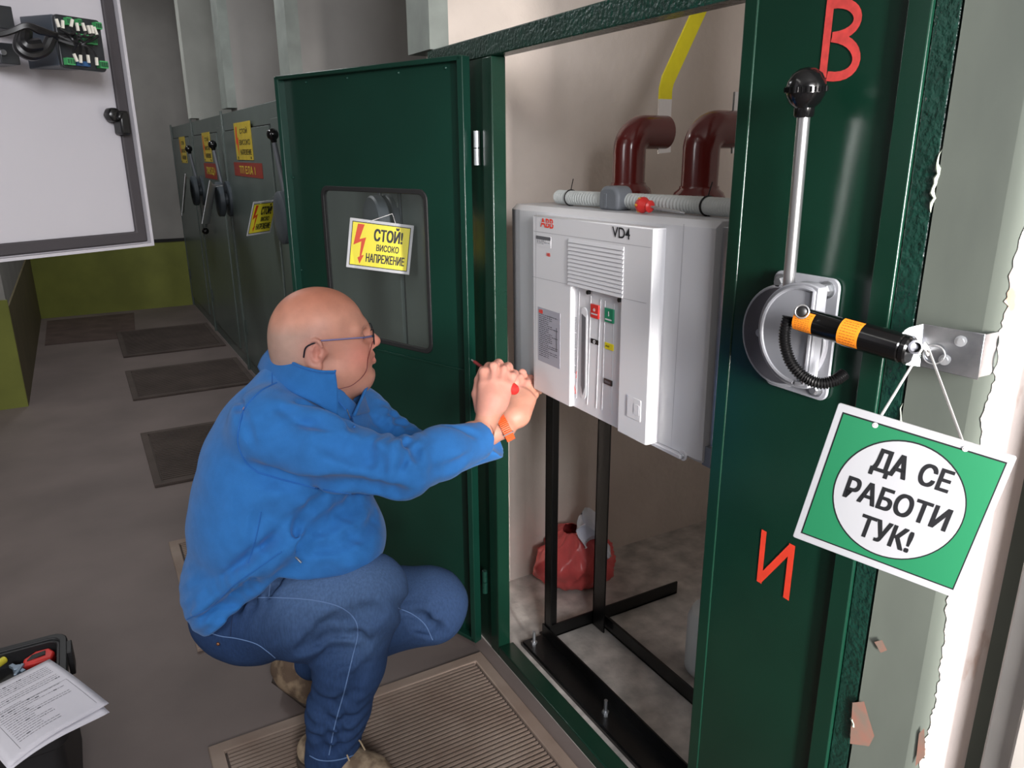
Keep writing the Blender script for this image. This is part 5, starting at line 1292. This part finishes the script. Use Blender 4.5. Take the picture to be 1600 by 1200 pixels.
def skin_col(V):
    q = (V-HC)@HAX.T; f, u, s = q[:, 0], q[:, 1], q[:, 2]; n = len(V)
    base = np.array(lin('c58d78')); col = np.tile(base, (n, 1))
    head = (np.linalg.norm(q, axis=1) < 0.24)
    def mixin(c, w): 
        nonlocal col
        w = np.clip(w, 0, 1)[:, None]; col = col*(1-w)+np.array(lin(c))*w
    g = lambda c, r: np.exp(-(((f-c[0])/r[0])**2+((u-c[1])/r[1])**2+((np.abs(s)-c[2])/r[2])**2))*head
    mixin('bd775e', head*np.clip((u-0.045)/0.05, 0, 1)*0.75)
    mixin('a58c80', head*np.clip((0.03-f)/0.05, 0, 1)*np.clip((0.045-u)/0.03, 0, 1)*np.clip((u+0.075)/0.03, 0, 1)*np.clip((np.abs(s)-0.0)/0.05+np.clip((-0.04-f)/0.03, 0, 1), 0, 1)*0.75)
    mixin('d27f70', g((0.075, -0.045, 0.045), (0.04, 0.035, 0.04))*0.7)
    mixin('d4816f', g((0.120, -0.03, 0.0), (0.018, 0.018, 0.02))*0.8)
    mixin('cd7767', g((-0.013, -0.023, 0.085), (0.03, 0.04, 0.013))*0.6)
    mixin('b5605a', g((0.108, -0.067, 0.0), (0.014, 0.0085, 0.026))*0.8)
    mixin('b98d7c', g((0.09, -0.10, 0.0), (0.03, 0.03, 0.035))*0.5)
    mixin('d8948a', (~head)*0.35*(V[:, 2] > 0.9))
    return col
man_root = thing('person', 'bald man in blue fleece and jeans crouching at the white breaker', 'person', (-0.62, 1.72, 0))
bodyo = sdf_object('body', body, 0.0026, K('skin'), man_root, color=skin_col, smooth=1)
# eyes
for sg in (1, -1):
    c = hp(0.0835, -0.0075, 0.032*sg); e = MB().sphere(c, 0.0125, 16, 12).build('eye', K('eye_white'), man_root); MB().sphere(c+unit(HF-HU*0.15)*0.0068, 0.0066, 14, 10).build('iris', K('iris'), e)
m = MB()
for sg in (1, -1):                                     # sparse eyebrows
    for k in range(14):
        a = hp(0.104-0.0009*k, 0.013+0.004*math.sin(math.pi*k/13), sg*(0.014+0.0025*k)); m.cyl(a, a+HS*sg*0.004+HU*0.002, 0.0005, 4)
m.build('eyebrows', mat('brow_hair', '8d7566', 0.8), man_root)
# glasses: worn, a thing of their own
g = thing('glasses', 'thin framed glasses with lilac temple arms worn by the man', 'glasses', hp(0.10, 0, 0))
for sg in (1, -1):
    m = MB(); c = hp(0.116, -0.010, 0.033*sg); P_ = [c+HS*0.025*math.cos(2*math.pi*k/28)*(1)+HU*0.0165*math.sin(2*math.pi*k/28)-HF*0.10*0.0 for k in range(28)]
    P_ = [p-HF*(abs(np.dot(p-HC, HS))*0.10-0.004) for p in P_]
    m.tube(P_, 0.0014, 8, closed=True); r_ = m.build('rim', K('glasses_frame'), g); MB().add(P_, [tuple(range(28))]).build('lens', K('lens'), r_, smooth=0, solid=0.001)
    a = hp(0.113, -0.002, 0.060*sg); b = hp(0.090, 0.0, 0.0765*sg); c_ = hp(0.0, 0.004, 0.0835*sg); d_ = hp(-0.022, -0.002, 0.0835*sg); e_ = hp(-0.040, -0.030, 0.081*sg)
    m = MB(); m.tube([a, b], 0.0022, 8); m.tube([b+HU*0.0006, c_], 0.0019, 8); m.build('temple_arm', K('glasses_arm'), g)
    MB().tube(spline([c_, d_, hp(-0.034, -0.010, 0.083*sg), e_], 6), 0.0019, 8).build('ear_hook', K('glasses_frame'), g)
    MB().sphere(a, (0.004, 0.005, 0.003), 10, 8).build('hinge', K('glasses_frame'), g)
MB().tube(spline([hp(0.112, -0.002, 0.008), hp(0.118, 0.002, 0), hp(0.112, -0.002, -0.008)], 5), 0.0014, 8).build('bridge', K('glasses_frame'), g)
pts = [hp(0.112, -0.014, 0.060)]
for px_, py_ in ((575, 560), (573, 577), (565, 590), (550, 602), (537, 606), (524, 609)):
    q_ = body.hit(px_, py_)
    if q_ is not None: pts.append(q_+unit(CAMPOS-q_)*0.002)
MB().tube(spline(pts, 5), 0.0009, 6).build('cord', K('cord_red'), g)

# ---- fleece pullover
fl = SDF()
TF = unit(V3(0.93, -0.36, 0)); TS = unit(np.cross(TF, EZ)); TU = unit(CH-PV); TU2 = unit(TU-TS*np.dot(TU, TS)); TF2 = np.cross(TU2, TS); TF2 = TF2 if np.dot(TF2, TF) > 0 else -TF2
TAX = np.array([TF2, TU2, TS])
fl.ell(at(447, 835, 1.84), (0.212, 0.165, 0.195), TAX, 0.05)
fl.ell(at(450, 725, 1.78), (0.190, 0.17, 0.20), TAX, 0.07)
fl.ell(at(405, 790, 1.80), (0.145, 0.17, 0.185), TAX, 0.06)
fl.ell(at(368, 900, 1.87), (0.122, 0.14, 0.185), TAX, 0.05)
fl.ell(at(520, 830, 1.80), (0.115, 0.11, 0.15), TAX, 0.05)
fl.ell(at(448, 655, 1.745), (0.115, 0.085, 0.135), TAX, 0.06)
fl.cap(at(424, 668, 1.625), at(555, 655, 1.885), 0.078, 0.078, 0.06)
fl.cap(hp(-0.070, -0.125, 0), hp(-0.085, -0.20, 0), 0.080, 0.12, 0.05)
fl.cap(hp(-0.02, -0.155, 0), hp(-0.04, -0.22, 0), 0.085, 0.11, 0.05)
# sleeves
CU = at(743, 690, 1.728); CUL = at(763, 690, 1.862)
fl.chain([at(424, 668, 1.625), at(520, 712, 1.575), RE_], [0.080, 0.072, 0.060], 0.03)
fl.chain([RE_, at(690, 708, 1.645), CU+(CU-RE_)*0.15], [0.058, 0.055, 0.045], 0.02)
fl.chain([at(555, 655, 1.885), LE_], [0.078, 0.062], 0.03); fl.chain([LE_, CUL+(CUL-LE_)*0.15], [0.058, 0.044], 0.02)
base_fl = fl
fl.ell(at(630, 742, 1.575), (0.050, 0.050, 0.048), None, 0.03); fl.ell(at(548, 838, 1.78), (0.078, 0.07, 0.12), TAX, 0.03)
def surf_chain(S, pts, rr, k, op, lift=0.0, fine=3):
    """a fold drawn along the visible surface"""
    P_ = []
    for x, y in pts:
        q_ = S.hit(x, y)
        if q_ is not None: P_.append(q_+S.nrm(q_)*lift)
    return (spline(P_, fine) if len(P_) > 2 else P_)
folds = []
def fold(S, pts, r=0.012, depth=0.006, k=0.022, ridge=None):
    """groove, with a ridge on its side"""
    depth *= 1.4; P_ = surf_chain(S, pts, r, k, -1, lift=r-depth)
    if len(P_) > 1:
        n = len(P_); folds.append((P_, [r*(0.35+0.65*math.sin(math.pi*(i+0.5)/n)) for i in range(n)], k, -1))
def ridge(S, pts, r=0.012, height=0.006, k=0.025):
    height *= 1.5; P_ = surf_chain(S, pts, r, k, 1, lift=height-r)
    if len(P_) > 1:
        n = len(P_); folds.append((P_, [r*(0.35+0.65*math.sin(math.pi*(i+0.5)/n)) for i in range(n)], k, 1))
def apply_folds(S):
    for P_, rr, k, op in folds: S.chain(P_, rr, k, op)
    folds.clear()
fold(fl, [(395, 735), (450, 750), (520, 762), (580, 768), (630, 772)], 0.016, 0.010, 0.03)
fold(fl, [(602, 686), (608, 706), (598, 734)], 0.012, 0.008, 0.012); fold(fl, [(624, 680), (631, 702), (624, 730)], 0.012, 0.008, 0.012)
fold(fl, [(585, 697), (590, 712), (584, 724)], 0.008, 0.005, 0.016); fold(fl, [(640, 688), (648, 700), (650, 716)], 0.008, 0.005, 0.016)
ridge(fl, [(596, 694), (600, 708), (594, 724)], 0.012, 0.003, 0.02); ridge(fl, [(614, 688), (618, 704), (612, 724)], 0.012, 0.003, 0.02)
fold(fl, [(470, 632), (500, 640), (530, 652), (552, 668)], 0.010, 0.005, 0.02); fold(fl, [(440, 640), (480, 655), (520, 672)], 0.010, 0.004, 0.02)
ridge(fl, [(455, 636), (495, 647), (535, 662)], 0.012, 0.004, 0.02)
fold(fl, [(500, 690), (550, 705), (590, 720)], 0.012, 0.004, 0.03)
fold(fl, [(468, 800), (440, 840), (405, 870), (370, 895), (335, 930)], 0.013, 0.007, 0.025)
ridge(fl, [(470, 815), (445, 855), (410, 885), (372, 912)], 0.015, 0.006, 0.03)
fold(fl, [(560, 775), (540, 800), (500, 825), (450, 862)], 0.011, 0.006, 0.025); fold(fl, [(588, 800), (570, 830), (530, 848), (490, 862)], 0.010, 0.005, 0.02)
fold(fl, [(395, 900), (350, 930), (315, 965)], 0.010, 0.007, 0.018); ridge(fl, [(380, 898), (340, 925), (305, 955)], 0.012, 0.006, 0.02)
fold(fl, [(400, 915), (360, 945), (330, 968)], 0.008, 0.006, 0.016)
fold(fl, [(505, 780), (480, 800), (462, 830)], 0.010, 0.005, 0.02)
fold(fl, [(375, 560), (380, 610), (378, 650), (395, 690)], 0.006, 0.002, 0.02)
fold(fl, [(690, 665), (720, 668), (745, 680)], 0.007, 0.003, 0.016); fold(fl, [(665, 740), (700, 730), (735, 712)], 0.008, 0.003, 0.018)
fold(fl, [(612, 640), (625, 655), (640, 665)], 0.008, 0.005, 0.014); fold(fl, [(598, 625), (612, 632), (624, 640)], 0.008, 0.005, 0.014); fold(fl, [(580, 650), (600, 668), (620, 676)], 0.008, 0.004, 0.014)
apply_folds(fl)
# cut the hem and cuffs
A_ = at(296, 990, 1.86); B_ = at(440, 892, 1.70); hn = np.cross(unit(B_-A_), TS); hn = unit(hn); hn = hn if hn[2] < 0 else -hn
B2_ = at(596, 884, 1.76); hn2 = unit(np.cross(unit(B2_-B_), TS)); hn2 = hn2 if hn2[2] < 0 else -hn2
fl.plane2(A_, hn, B_, hn2, 0.012)
V_, F_ = None, None
# cuffs: remove everything beyond the cuff rings
du = unit(CU-RE_); fl.cap(CU+du*0.065, CU+du*0.16, 0.064, 0.07, 0.004, -1); fl.cap(CU-du*0.01, CU+du*0.06, 0.037, 0.038, 0.004, -1)
du = unit(CUL-LE_); fl.cap(CUL+du*0.065, CUL+du*0.16, 0.064, 0.07, 0.004, -1)
# neck opening
fl.cap(hp(-0.040, -0.05, 0), hp(-0.045, -0.19, 0), 0.078, 0.070, 0.01, -1); fl.cap(hp(0.03, -0.10, 0), hp(0.0, -0.19, 0), 0.068, 0.055, 0.01, -1)
rsn = np.random.RandomState(1); KN = rsn.randn(10, 3)*26; PH = rsn.rand(10)*6.28
def wrinkle(P, c, R, axis, lam, amp, tw=0.35):
    q = P-np.array(c); o = unit(np.cross(axis, V3(0.3, -0.8, 0.5))); s = q@unit(axis)+tw*lam*np.sin(q@o*38)+0.2*lam*np.sin(q@o*90+1)
    w = np.cos(2*math.pi*s/lam); return -amp*np.exp(-((q*q).sum(1)/(R*R)))*(np.sign(w)*np.abs(w)**0.8)
def cloth_disp(P):
    e = wrinkle(P, at(618, 705, 1.57), 0.068, CU-RS_, 0.034, 0.0045)
    e += wrinkle(P, at(460, 815, 1.67), 0.13, at(430, 880, 1.7)-at(400, 840, 1.7), 0.06, 0.0032)
    e += wrinkle(P, at(330, 945, 1.74), 0.09, at(345, 965, 1.75)-at(320, 925, 1.75), 0.032, 0.0038)
    e += wrinkle(P, at(485, 655, 1.60), 0.09, at(488, 690, 1.6)-at(480, 640, 1.6), 0.038, 0.0028)
    e += wrinkle(P, at(622, 650, 1.84), 0.06, at(650, 675, 1.85)-at(605, 625, 1.85), 0.030, 0.0045)
    e += wrinkle(P, at(545, 815, 1.66), 0.09, at(560, 850, 1.66)-at(540, 800, 1.66), 0.06, 0.0020)
    e += wrinkle(P, at(540, 765, 1.60), 0.07, at(545, 790, 1.6)-at(540, 745, 1.6), 0.036, 0.0028)
    d = np.zeros(len(P))
    for a, b in zip(KN, PH): d += np.sin(P@a+b)
    w_ = np.sin(P@KN[0]*0.55+1)*np.sin(P@KN[1]*0.6)+np.sin(P@KN[2]*0.8+2)
    return d*0.00045+w_*0.0011+e
jk = sdf_object('fleece_pullover', fl, 0.0042, K('fleece'), man_root, disp=cloth_disp, smooth=2)
jk['label'] = 'bright blue fleece pullover'
TREES = {}
def seam_on(S, pts, r, m_, name, parent, n=5, lift=0.0004):
    if parent.name not in TREES: TREES[parent.name] = tree_of(parent)
    P_ = draped(TREES[parent.name], pts, lift)
    if len(P_) > 1: return MB().tube(P_, r, 6).build(name, m_, parent)
seam_on(fl, [(432, 598), (406, 612), (384, 636), (374, 664), (372, 694), (384, 722), (402, 738)], 0.0022, K('fleece_seam'), 'shoulder_seam', jk)
seam_on(fl, [(402, 738), (450, 752), (520, 768), (590, 775)], 0.0018, K('fleece_seam'), 'sleeve_seam', jk)
seam_on(fl, [(425, 578), (425, 600)], 0.0012, K('fleece_seam'), 'yoke_seam', jk)
seam_on(fl, [(292, 968), (330, 948), (365, 915), (400, 890), (440, 862)], 0.0014, K('fleece_seam'), 'hem_seam', jk)
seam_on(fl, [(408, 800), (400, 840), (388, 880)], 0.0012, K('fleece_seam'), 'side_seam', jk)
# collar: standing band open at the throat
cb = SDF
rows = []
NP = 40
cc_t = [(427, 541, 1.745), (438, 553, 1.695), (466, 571, 1.645), (498, 580, 1.632), (524, 581, 1.640)]
cc_b = [(404, 574, 1.760), (415, 590, 1.690), (452, 612, 1.625), (492, 630, 1.612), (528, 652, 1.630)]
T_ = spline([at(*p) for p in cc_t], 8); Bt_ = spline([at(*p) for p in cc_b], 8)
rows = []
for i in range(len(T_)):
    r_ = []
    for j in range(9):
        v = j/8; p = T_[i]*(1-v)+Bt_[i]*v; out = unit(V3(*(p-hp(-0.03, -0.12, 0)))*V3(1, 1, 0.2)); r_.append(p+out*0.006*math.sin(math.pi*v))
    rows.append(r_)
co = MB().grid(rows).build('collar', K('fleece_trim'), jk, smooth=180, solid=0.006, bevel=0)
co['label'] = 'standing collar, darker blue edge'
# far side of the collar, behind the neck and at the throat
ccf_t = [(428, 541, 1.745), (450, 540, 1.80), (500, 560, 1.84), (556, 600, 1.81), (574, 604, 1.745)]
ccf_b = [(404, 574, 1.760), (430, 585, 1.84), (500, 610, 1.90), (574, 640, 1.82), (552, 650, 1.69)]
T2 = spline([at(*p) for p in ccf_t], 8); B2 = spline([at(*p) for p in ccf_b], 8)
MB().grid([[T2[i]*(1-j/6)+B2[i]*(j/6) for j in range(7)] for i in range(len(T2))]).build('collar', K('fleece_trim'), jk, smooth=180, solid=0.006)
MB().tube([p+unit(CAMPOS-p)*0.004 for p in T_], 0.0032, 8).build('collar_binding', K('fleece_trim'), co)
zp = [at(524, 578, 1.636)+unit(CAMPOS)*0, at(520, 600, 1.636), at(526, 622, 1.630), at(540, 640, 1.640)]
zq = surf_chain(fl, [(541, 640), (548, 652), (554, 668)], 0, 0, 1, lift=0.002, fine=4)
MB().tube(spline(zp, 4), 0.0022, 6).build('zip_edge', K('fleece_seam'), jk)
if len(zq) > 1:
    zz = MB().tube(zq, 0.0022, 6).build('zip', K('fleece_seam'), jk)
    q_ = zq[0]; MB().bar(q_+unit(CAMPOS-q_)*0.004, q_+unit(CAMPOS-q_)*0.004-EZ*0.022+V3(0.006, 0, 0), 0.006, 0.002).build('zip_puller', K('metal_zinc'), zz, bevel=0.0006)
# side pocket zip glint
q_ = fl.hit(460, 868)
if q_ is not None: MB().bar(q_+unit(CAMPOS-q_)*0.003, q_+unit(CAMPOS-q_)*0.003+unit(at(468, 874, 1.7)-at(456, 862, 1.7))*0.022, 0.005, 0.003).build('pocket_zip', K('metal_zinc'), jk, bevel=0.0006)

# ---- jeans
je = SDF()
je.ell(at(432, 915, 1.87), (0.12, 0.07, 0.15), TAX, 0.03); je.ell(at(395, 945, 1.93), (0.145, 0.115, 0.175), TAX, 0.05)
je.ell(at(382, 962, 1.84), (0.125, 0.100, 0.095), TAX, 0.04); je.ell(at(395, 962, 2.02), (0.125, 0.100, 0.09), TAX, 0.04)
je.chain([at(400, 955, 1.83), at(490, 948, 1.77), RK], [0.110, 0.117, 0.086], 0.03)
je.ell(RK+TF*0.012+EZ*0.004, (0.080, 0.080, 0.078), None, 0.03)
je.chain([at(570, 945, 1.748), at(545, 1040, 1.785), at(528, 1110, 1.82), at(518, 1183, 1.858)], [0.083, 0.077, 0.070, 0.064], 0.03)
je.chain([at(430, 950, 2.03), at(550, 945, 2.0), LK], [0.11, 0.112, 0.095], 0.03); je.ell(LK+TF*0.012, (0.088, 0.088, 0.085), None, 0.03)
je.chain([LK, at(560, 1000, 2.07), at(490, 1030, 2.12)], [0.085, 0.066, 0.055], 0.03)
fold(je, [(500, 1012), (520, 1002), (545, 998), (570, 1006)], 0.010, 0.006, 0.03); fold(je, [(510, 1026), (535, 1020), (560, 1026)], 0.009, 0.004, 0.03)
fold(je, [(498, 1000), (525, 982), (560, 965), (590, 958)], 0.012, 0.004, 0.035)
fold(je, [(425, 890), (412, 915), (400, 935)], 0.010, 0.006, 0.02); fold(je, [(395, 895), (380, 925), (368, 965)], 0.009, 0.005, 0.02); fold(je, [(455, 885), (430, 905), (410, 935)], 0.010, 0.006, 0.02)
ridge(je, [(440, 887), (420, 908), (404, 935)], 0.010, 0.005, 0.02)
fold(je, [(470, 1020), (490, 1005), (510, 990)], 0.010, 0.005, 0.02)
for i, (y, dx) in enumerate(((1095, 0), (1125, 6), (1150, -4), (1168, 3))): fold(je, [(492+dx, y), (515+dx, y+8), (545+dx, y-4)], 0.009, 0.0045, 0.018)
fold(je, [(575, 1040), (560, 1060), (548, 1100)], 0.010, 0.004, 0.02)
fold(je, [(622, 940), (650, 965), (690, 990)], 0.012, 0.003, 0.03)
apply_folds(je)
hm = at(517, 1188, 1.862); dleg = unit(hm-at(528, 1110, 1.82)); je.plane(hm+dleg*0.03, dleg, 0.004) if False else None
je.cap(hm+dleg*0.085, hm+dleg*0.15, 0.09, 0.09, 0.004, -1)
je.cap(hm-dleg*0.02, hm+dleg*0.06, 0.052, 0.055, 0.004, -1)
KN2 = rsn.randn(12, 3)*34; PH2 = rsn.rand(12)*6.28
def denim_disp(P):
    d = np.zeros(len(P))
    for a, b in zip(KN2, PH2): d += np.sin(P@a+b)
    e = wrinkle(P, at(515, 1135, 1.76), 0.095, RA-RK, 0.040, 0.0040, 0.5)
    e += wrinkle(P, at(525, 1005, 1.70), 0.07, at(540, 1025, 1.7)-at(515, 980, 1.7), 0.036, 0.0050)
    e += wrinkle(P, at(405, 915, 1.72), 0.075, at(430, 925, 1.7)-at(385, 905, 1.7), 0.034, 0.0040)
    e += wrinkle(P, at(640, 975, 1.90), 0.07, at(660, 1000, 1.9)-at(630, 955, 1.9), 0.042, 0.0035)
    e += wrinkle(P, at(480, 990, 1.68), 0.08, at(500, 1010, 1.7)-at(470, 960, 1.7), 0.045, 0.0030)
    return d*0.0004+e
def denim_col(V):
    base = np.array(lin('2a3f63')); col = np.tile(base, (len(V), 1))
    def fade(c, r, w, cc='6582ab'):
        nonlocal col
        e = w*np.exp(-(np.linalg.norm(V-c, axis=1)/r)**2)[:, None]; col = col*(1-e)+np.array(lin(cc))*e
    fade(RK+EZ*0.06, 0.11, 0.55); fade(at(470, 890, 1.68), 0.12, 0.45); fade(at(560, 1000, 1.70), 0.05, 0.25); fade(LK+EZ*0.05, 0.10, 0.3)
    fade(at(515, 1180, 1.8), 0.07, 0.5, '22365c'); fade(at(345, 985, 1.75), 0.09, 0.4, '243a62')
    return col
jn = sdf_object('jeans', je, 0.0042, K('denim'), man_root, disp=denim_disp, smooth=2, color=denim_col); jn['label'] = 'faded blue denim jeans'
seam_on(je, [(352, 938), (390, 934), (440, 934), (490, 938), (530, 948), (553, 966), (559, 990), (550, 1030), (538, 1080), (524, 1130), (514, 1180)], 0.0013, K('denim_seam'), 'side_seam', jn)
seam_on(je, [(326, 988), (345, 994), (372, 998), (400, 1006), (418, 1018), (430, 1028)], 0.0013, K('denim_seam'), 'back_pocket', jn)
seam_on(je, [(430, 878), (424, 900), (420, 932)], 0.0012, K('denim_seam'), 'front_pocket', jn)
seam_on(je, [(368, 938), (362, 970), (360, 994)], 0.0012, K('denim_dark'), 'yoke_seam', jn)
seam_on(je, [(484, 1181), (500, 1188), (525, 1188), (552, 1180), (562, 1170)], 0.0014, K('denim_seam'), 'hem_stitch', jn)
seam_on(je, [(622, 950), (645, 960), (664, 976), (676, 1000)], 0.0012, K('denim_seam'), 'inner_seam', jn)
q_ = je.hit(341, 1006)
if q_ is not None: MB().sphere(q_, 0.0045, 10, 8).build('rivet', K('rivet'), jn)
# ---- shoes
rs_ = SDF(); FD = unit(V3(0.55, -0.84, 0)); an = V3(RA[0], RA[1], 0.014)
heel = an-FD*0.055; ball = an+FD*0.12; toe = an+FD*0.165; FS = unit(np.cross(FD, EZ))
rs_.chain([heel+EZ*0.045, ball+EZ*0.042], [0.040, 0.042], 0.03); rs_.cap(ball+EZ*0.040, toe+EZ*0.036, 0.042, 0.034, 0.03)
rs_.cap(an+EZ*0.055, an+EZ*0.10-FD*0.008, 0.043, 0.040, 0.03); rs_.cap(an+EZ*0.07+FD*0.02, ball+EZ*0.05-FD*0.03, 0.034, 0.03, 0.02)
rs_.plane(V3(0, 0, 0.034), -EZ, 0.003)
sh = sdf_object('shoe', rs_, 0.004, K('shoe_tan'), man_root, smooth=2); sh['label'] = 'tan and grey walking shoe, front foot'
outl = [heel-FD*0.042]
def sole_outline(h_, t_, W1, W2):
    P_ = []; n = 14
    for k in range(n+1):
        a = math.pi/2+math.pi*k/n; P_.append(h_+FD*W1*math.cos(a)+FS*W1*math.sin(a))
    for k in range(n+1):
        a = -math.pi/2+math.pi*k/n; P_.append(t_+FD*W2*math.cos(a)+FS*W2*math.sin(a))
    return P_
P_ = sole_outline(heel, toe, 0.043, 0.043); m = MB(); m.prism([(p[0], p[1]) for p in P_], (0, 0, 0.0155), EX, EY, EZ, 0.024); m.build('sole', K('sole'), sh, bevel=0.004)
m = MB()
for k in range(6):
    c = an+FD*(0.045+0.016*k)+EZ*(0.088-0.0035*k); m.tube(spline([c-FS*0.020-EZ*0.006, c+EZ*0.007+FD*0.003, c+FS*0.020-EZ*0.006+FD*0.006], 5), 0.0022, 6)
m.tube(spline([an+FD*0.05+EZ*0.096, an+FD*0.065+FS*0.02+EZ*0.112, an+FD*0.085+FS*0.028+EZ*0.09], 6), 0.0020, 6); m.tube(spline([an+FD*0.05+EZ*0.096, an+FD*0.08-FS*0.01+EZ*0.12, an+FD*0.10-FS*0.012+EZ*0.095], 6), 0.0020, 6)
m.build('laces', K('lace'), sh)
ls = SDF(); lh = at(446, 1044, 2.15); lt = at(484, 1060, 2.12); lt = V3(lt[0], lt[1], 0.045); up_ = unit(LA-lt)
lb = lt; lh = LA-TF*0.05+EZ*0.0
lh = at(443, 1042, 2.16)
fdir = unit(lb-lh)
ls.chain([lh, (lh+lb)/2, lb], [0.036, 0.040, 0.038], 0.03); ls.cap(lb, V3(lb[0], lb[1], 0.038)+TF*0.07, 0.037, 0.030, 0.03); ls.cap(lh+fdir*0.03, LA+EZ*0.02, 0.038, 0.040, 0.03)
ls.plane(V3(0, 0, 0.004), -EZ, 0.002)
sh2 = sdf_object('shoe', ls, 0.004, K('shoe_brown'), man_root, smooth=2); sh2['label'] = 'brown walking shoe with raised heel, rear foot'
dn_ = unit(np.cross(fdir, TS)); dn_ = dn_ if dn_[2] < 0 else -dn_
m = MB()
rows = []
for k in range(13):
    u = k/12; c = lh*(1-u)+lb*u-fdir*0.02*(1-u)+dn_*0.034; 
    rows.append([c+TS*w_ for w_ in (-0.036, -0.018, 0.0, 0.018, 0.036)])
q2 = V3(lb[0], lb[1], 0.006)
rows.append([q2+TF*0.035+TS*w_ for w_ in (-0.036, -0.018, 0.0, 0.018, 0.036)]); rows.append([q2+TF*0.085+TS*w_ for w_ in (-0.028, -0.014, 0.0, 0.014, 0.028)])
m.grid(rows); m.build('sole', K('sole'), sh2, solid=0.012, smooth=60)
m = MB()
for k in range(4):
    c = ls.hit(474+4*k, 1034+8*k)
    if c is not None: m.tube([c+V3(-0.012, 0, 0.002), c+V3(0, -0.004, 0.003), c+V3(0.014, 0, -0.002)], 0.002, 6)
if m.v: m.build('laces', K('lace'), sh2)
# ---- things worn or held
def band(c, axis, r, n, off=(0, 0, 0)):
    A, B, D = frame(axis); return [np.array(c)+r*(math.cos(2*math.pi*k/n)*A+math.sin(2*math.pi*k/n)*B) for k in range(n)]
wa = unit(at(800, 652, 1.905)-LE_); wc = LWr; A_, B_, D_ = frame(wa)
t = thing('wristwatch', 'orange segmented wristwatch strap on the man\'s left wrist', 'watch', wc)
m = MB(); n = 44; rr_ = 0.0315
for k in range(n):
    a0 = 2*math.pi*k/n; a1 = 2*math.pi*(k+0.80)/n; V = []
    for a in (a0, a1):
        o = math.cos(a)*A_+math.sin(a)*B_
        for r_ in (rr_, rr_+0.0045):
            for h_ in (-0.011, 0.011): V.append(wc+o*r_+D_*h_)
    m.add(V, [(0, 1, 3, 2), (4, 6, 7, 5), (0, 4, 5, 1), (2, 3, 7, 6), (0, 2, 6, 4), (1, 5, 7, 3)])
st = m.build('strap', K('orange_strap'), t, smooth=0, bevel=0.0008)
MB().tube([p for p in band(wc, wa, rr_+0.0004, 40)], 0.0008, 6, closed=True).build('strap_core', K('orange_strap'), st)
vd = unit(CAMPOS-wc); vd = unit(vd-wa*np.dot(vd, wa)); sd_ = np.cross(wa, vd)
m = MB(); c = wc+(vd*math.cos(0.5)+sd_*math.sin(0.5))*(rr_+0.003)
m.obox(c, wa, np.cross(wa, unit(c-wc)), unit(c-wc), 0.0135, 0.0016, 0.002); m.build('buckle', K('mid_grey_metal'), t)
c = wc-vd*(rr_+0.007); MB().lathe(c+vd*0.004, -vd, [(0.019, 0), (0.020, 0.004), (0.018, 0.009)], 24).build('watch_case', K('black_gloss'), t)
wa = unit(RWr-RE_); wc = at(757, 664, 1.752)+0*wa; wc = RWr+wa*0.002
t = thing('bracelet', 'thin beaded string bracelet on the man\'s right wrist', 'bracelet', wc)
MB().tube(band(wc, unit(wa+V3(0, 0, 0.25)), 0.0265, 40), 0.0010, 6, closed=True).build('string', K('cord_red'), t)
MB().tube(band(wc+wa*0.003, unit(wa+V3(0, 0, 0.25)), 0.0268, 40), 0.0009, 6, closed=True).build('string', K('beads'), t)
vd = unit(CAMPOS-wc); m = MB(); c = wc+unit(at(770, 680, 1.75)-wc)*0.031; c = wc+unit(unit(at(790, 700, 1.75)-wc)+vd*0.4)*0.027
MB().sphere(c, 0.0032, 10, 8).build('bead', K('metal_zinc'), t)
screwdriver('screwdriver', 'red handled screwdriver gripped in the man\'s fist', at(808, 612, 1.778), at(776, 590, 1.823), at(741, 565, 1.865), 0.0135, tip='cord_red')
t = thing('ring', 'thin silver ring on the man\'s left hand', 'ring', at(836, 604, 1.975)) if False else None
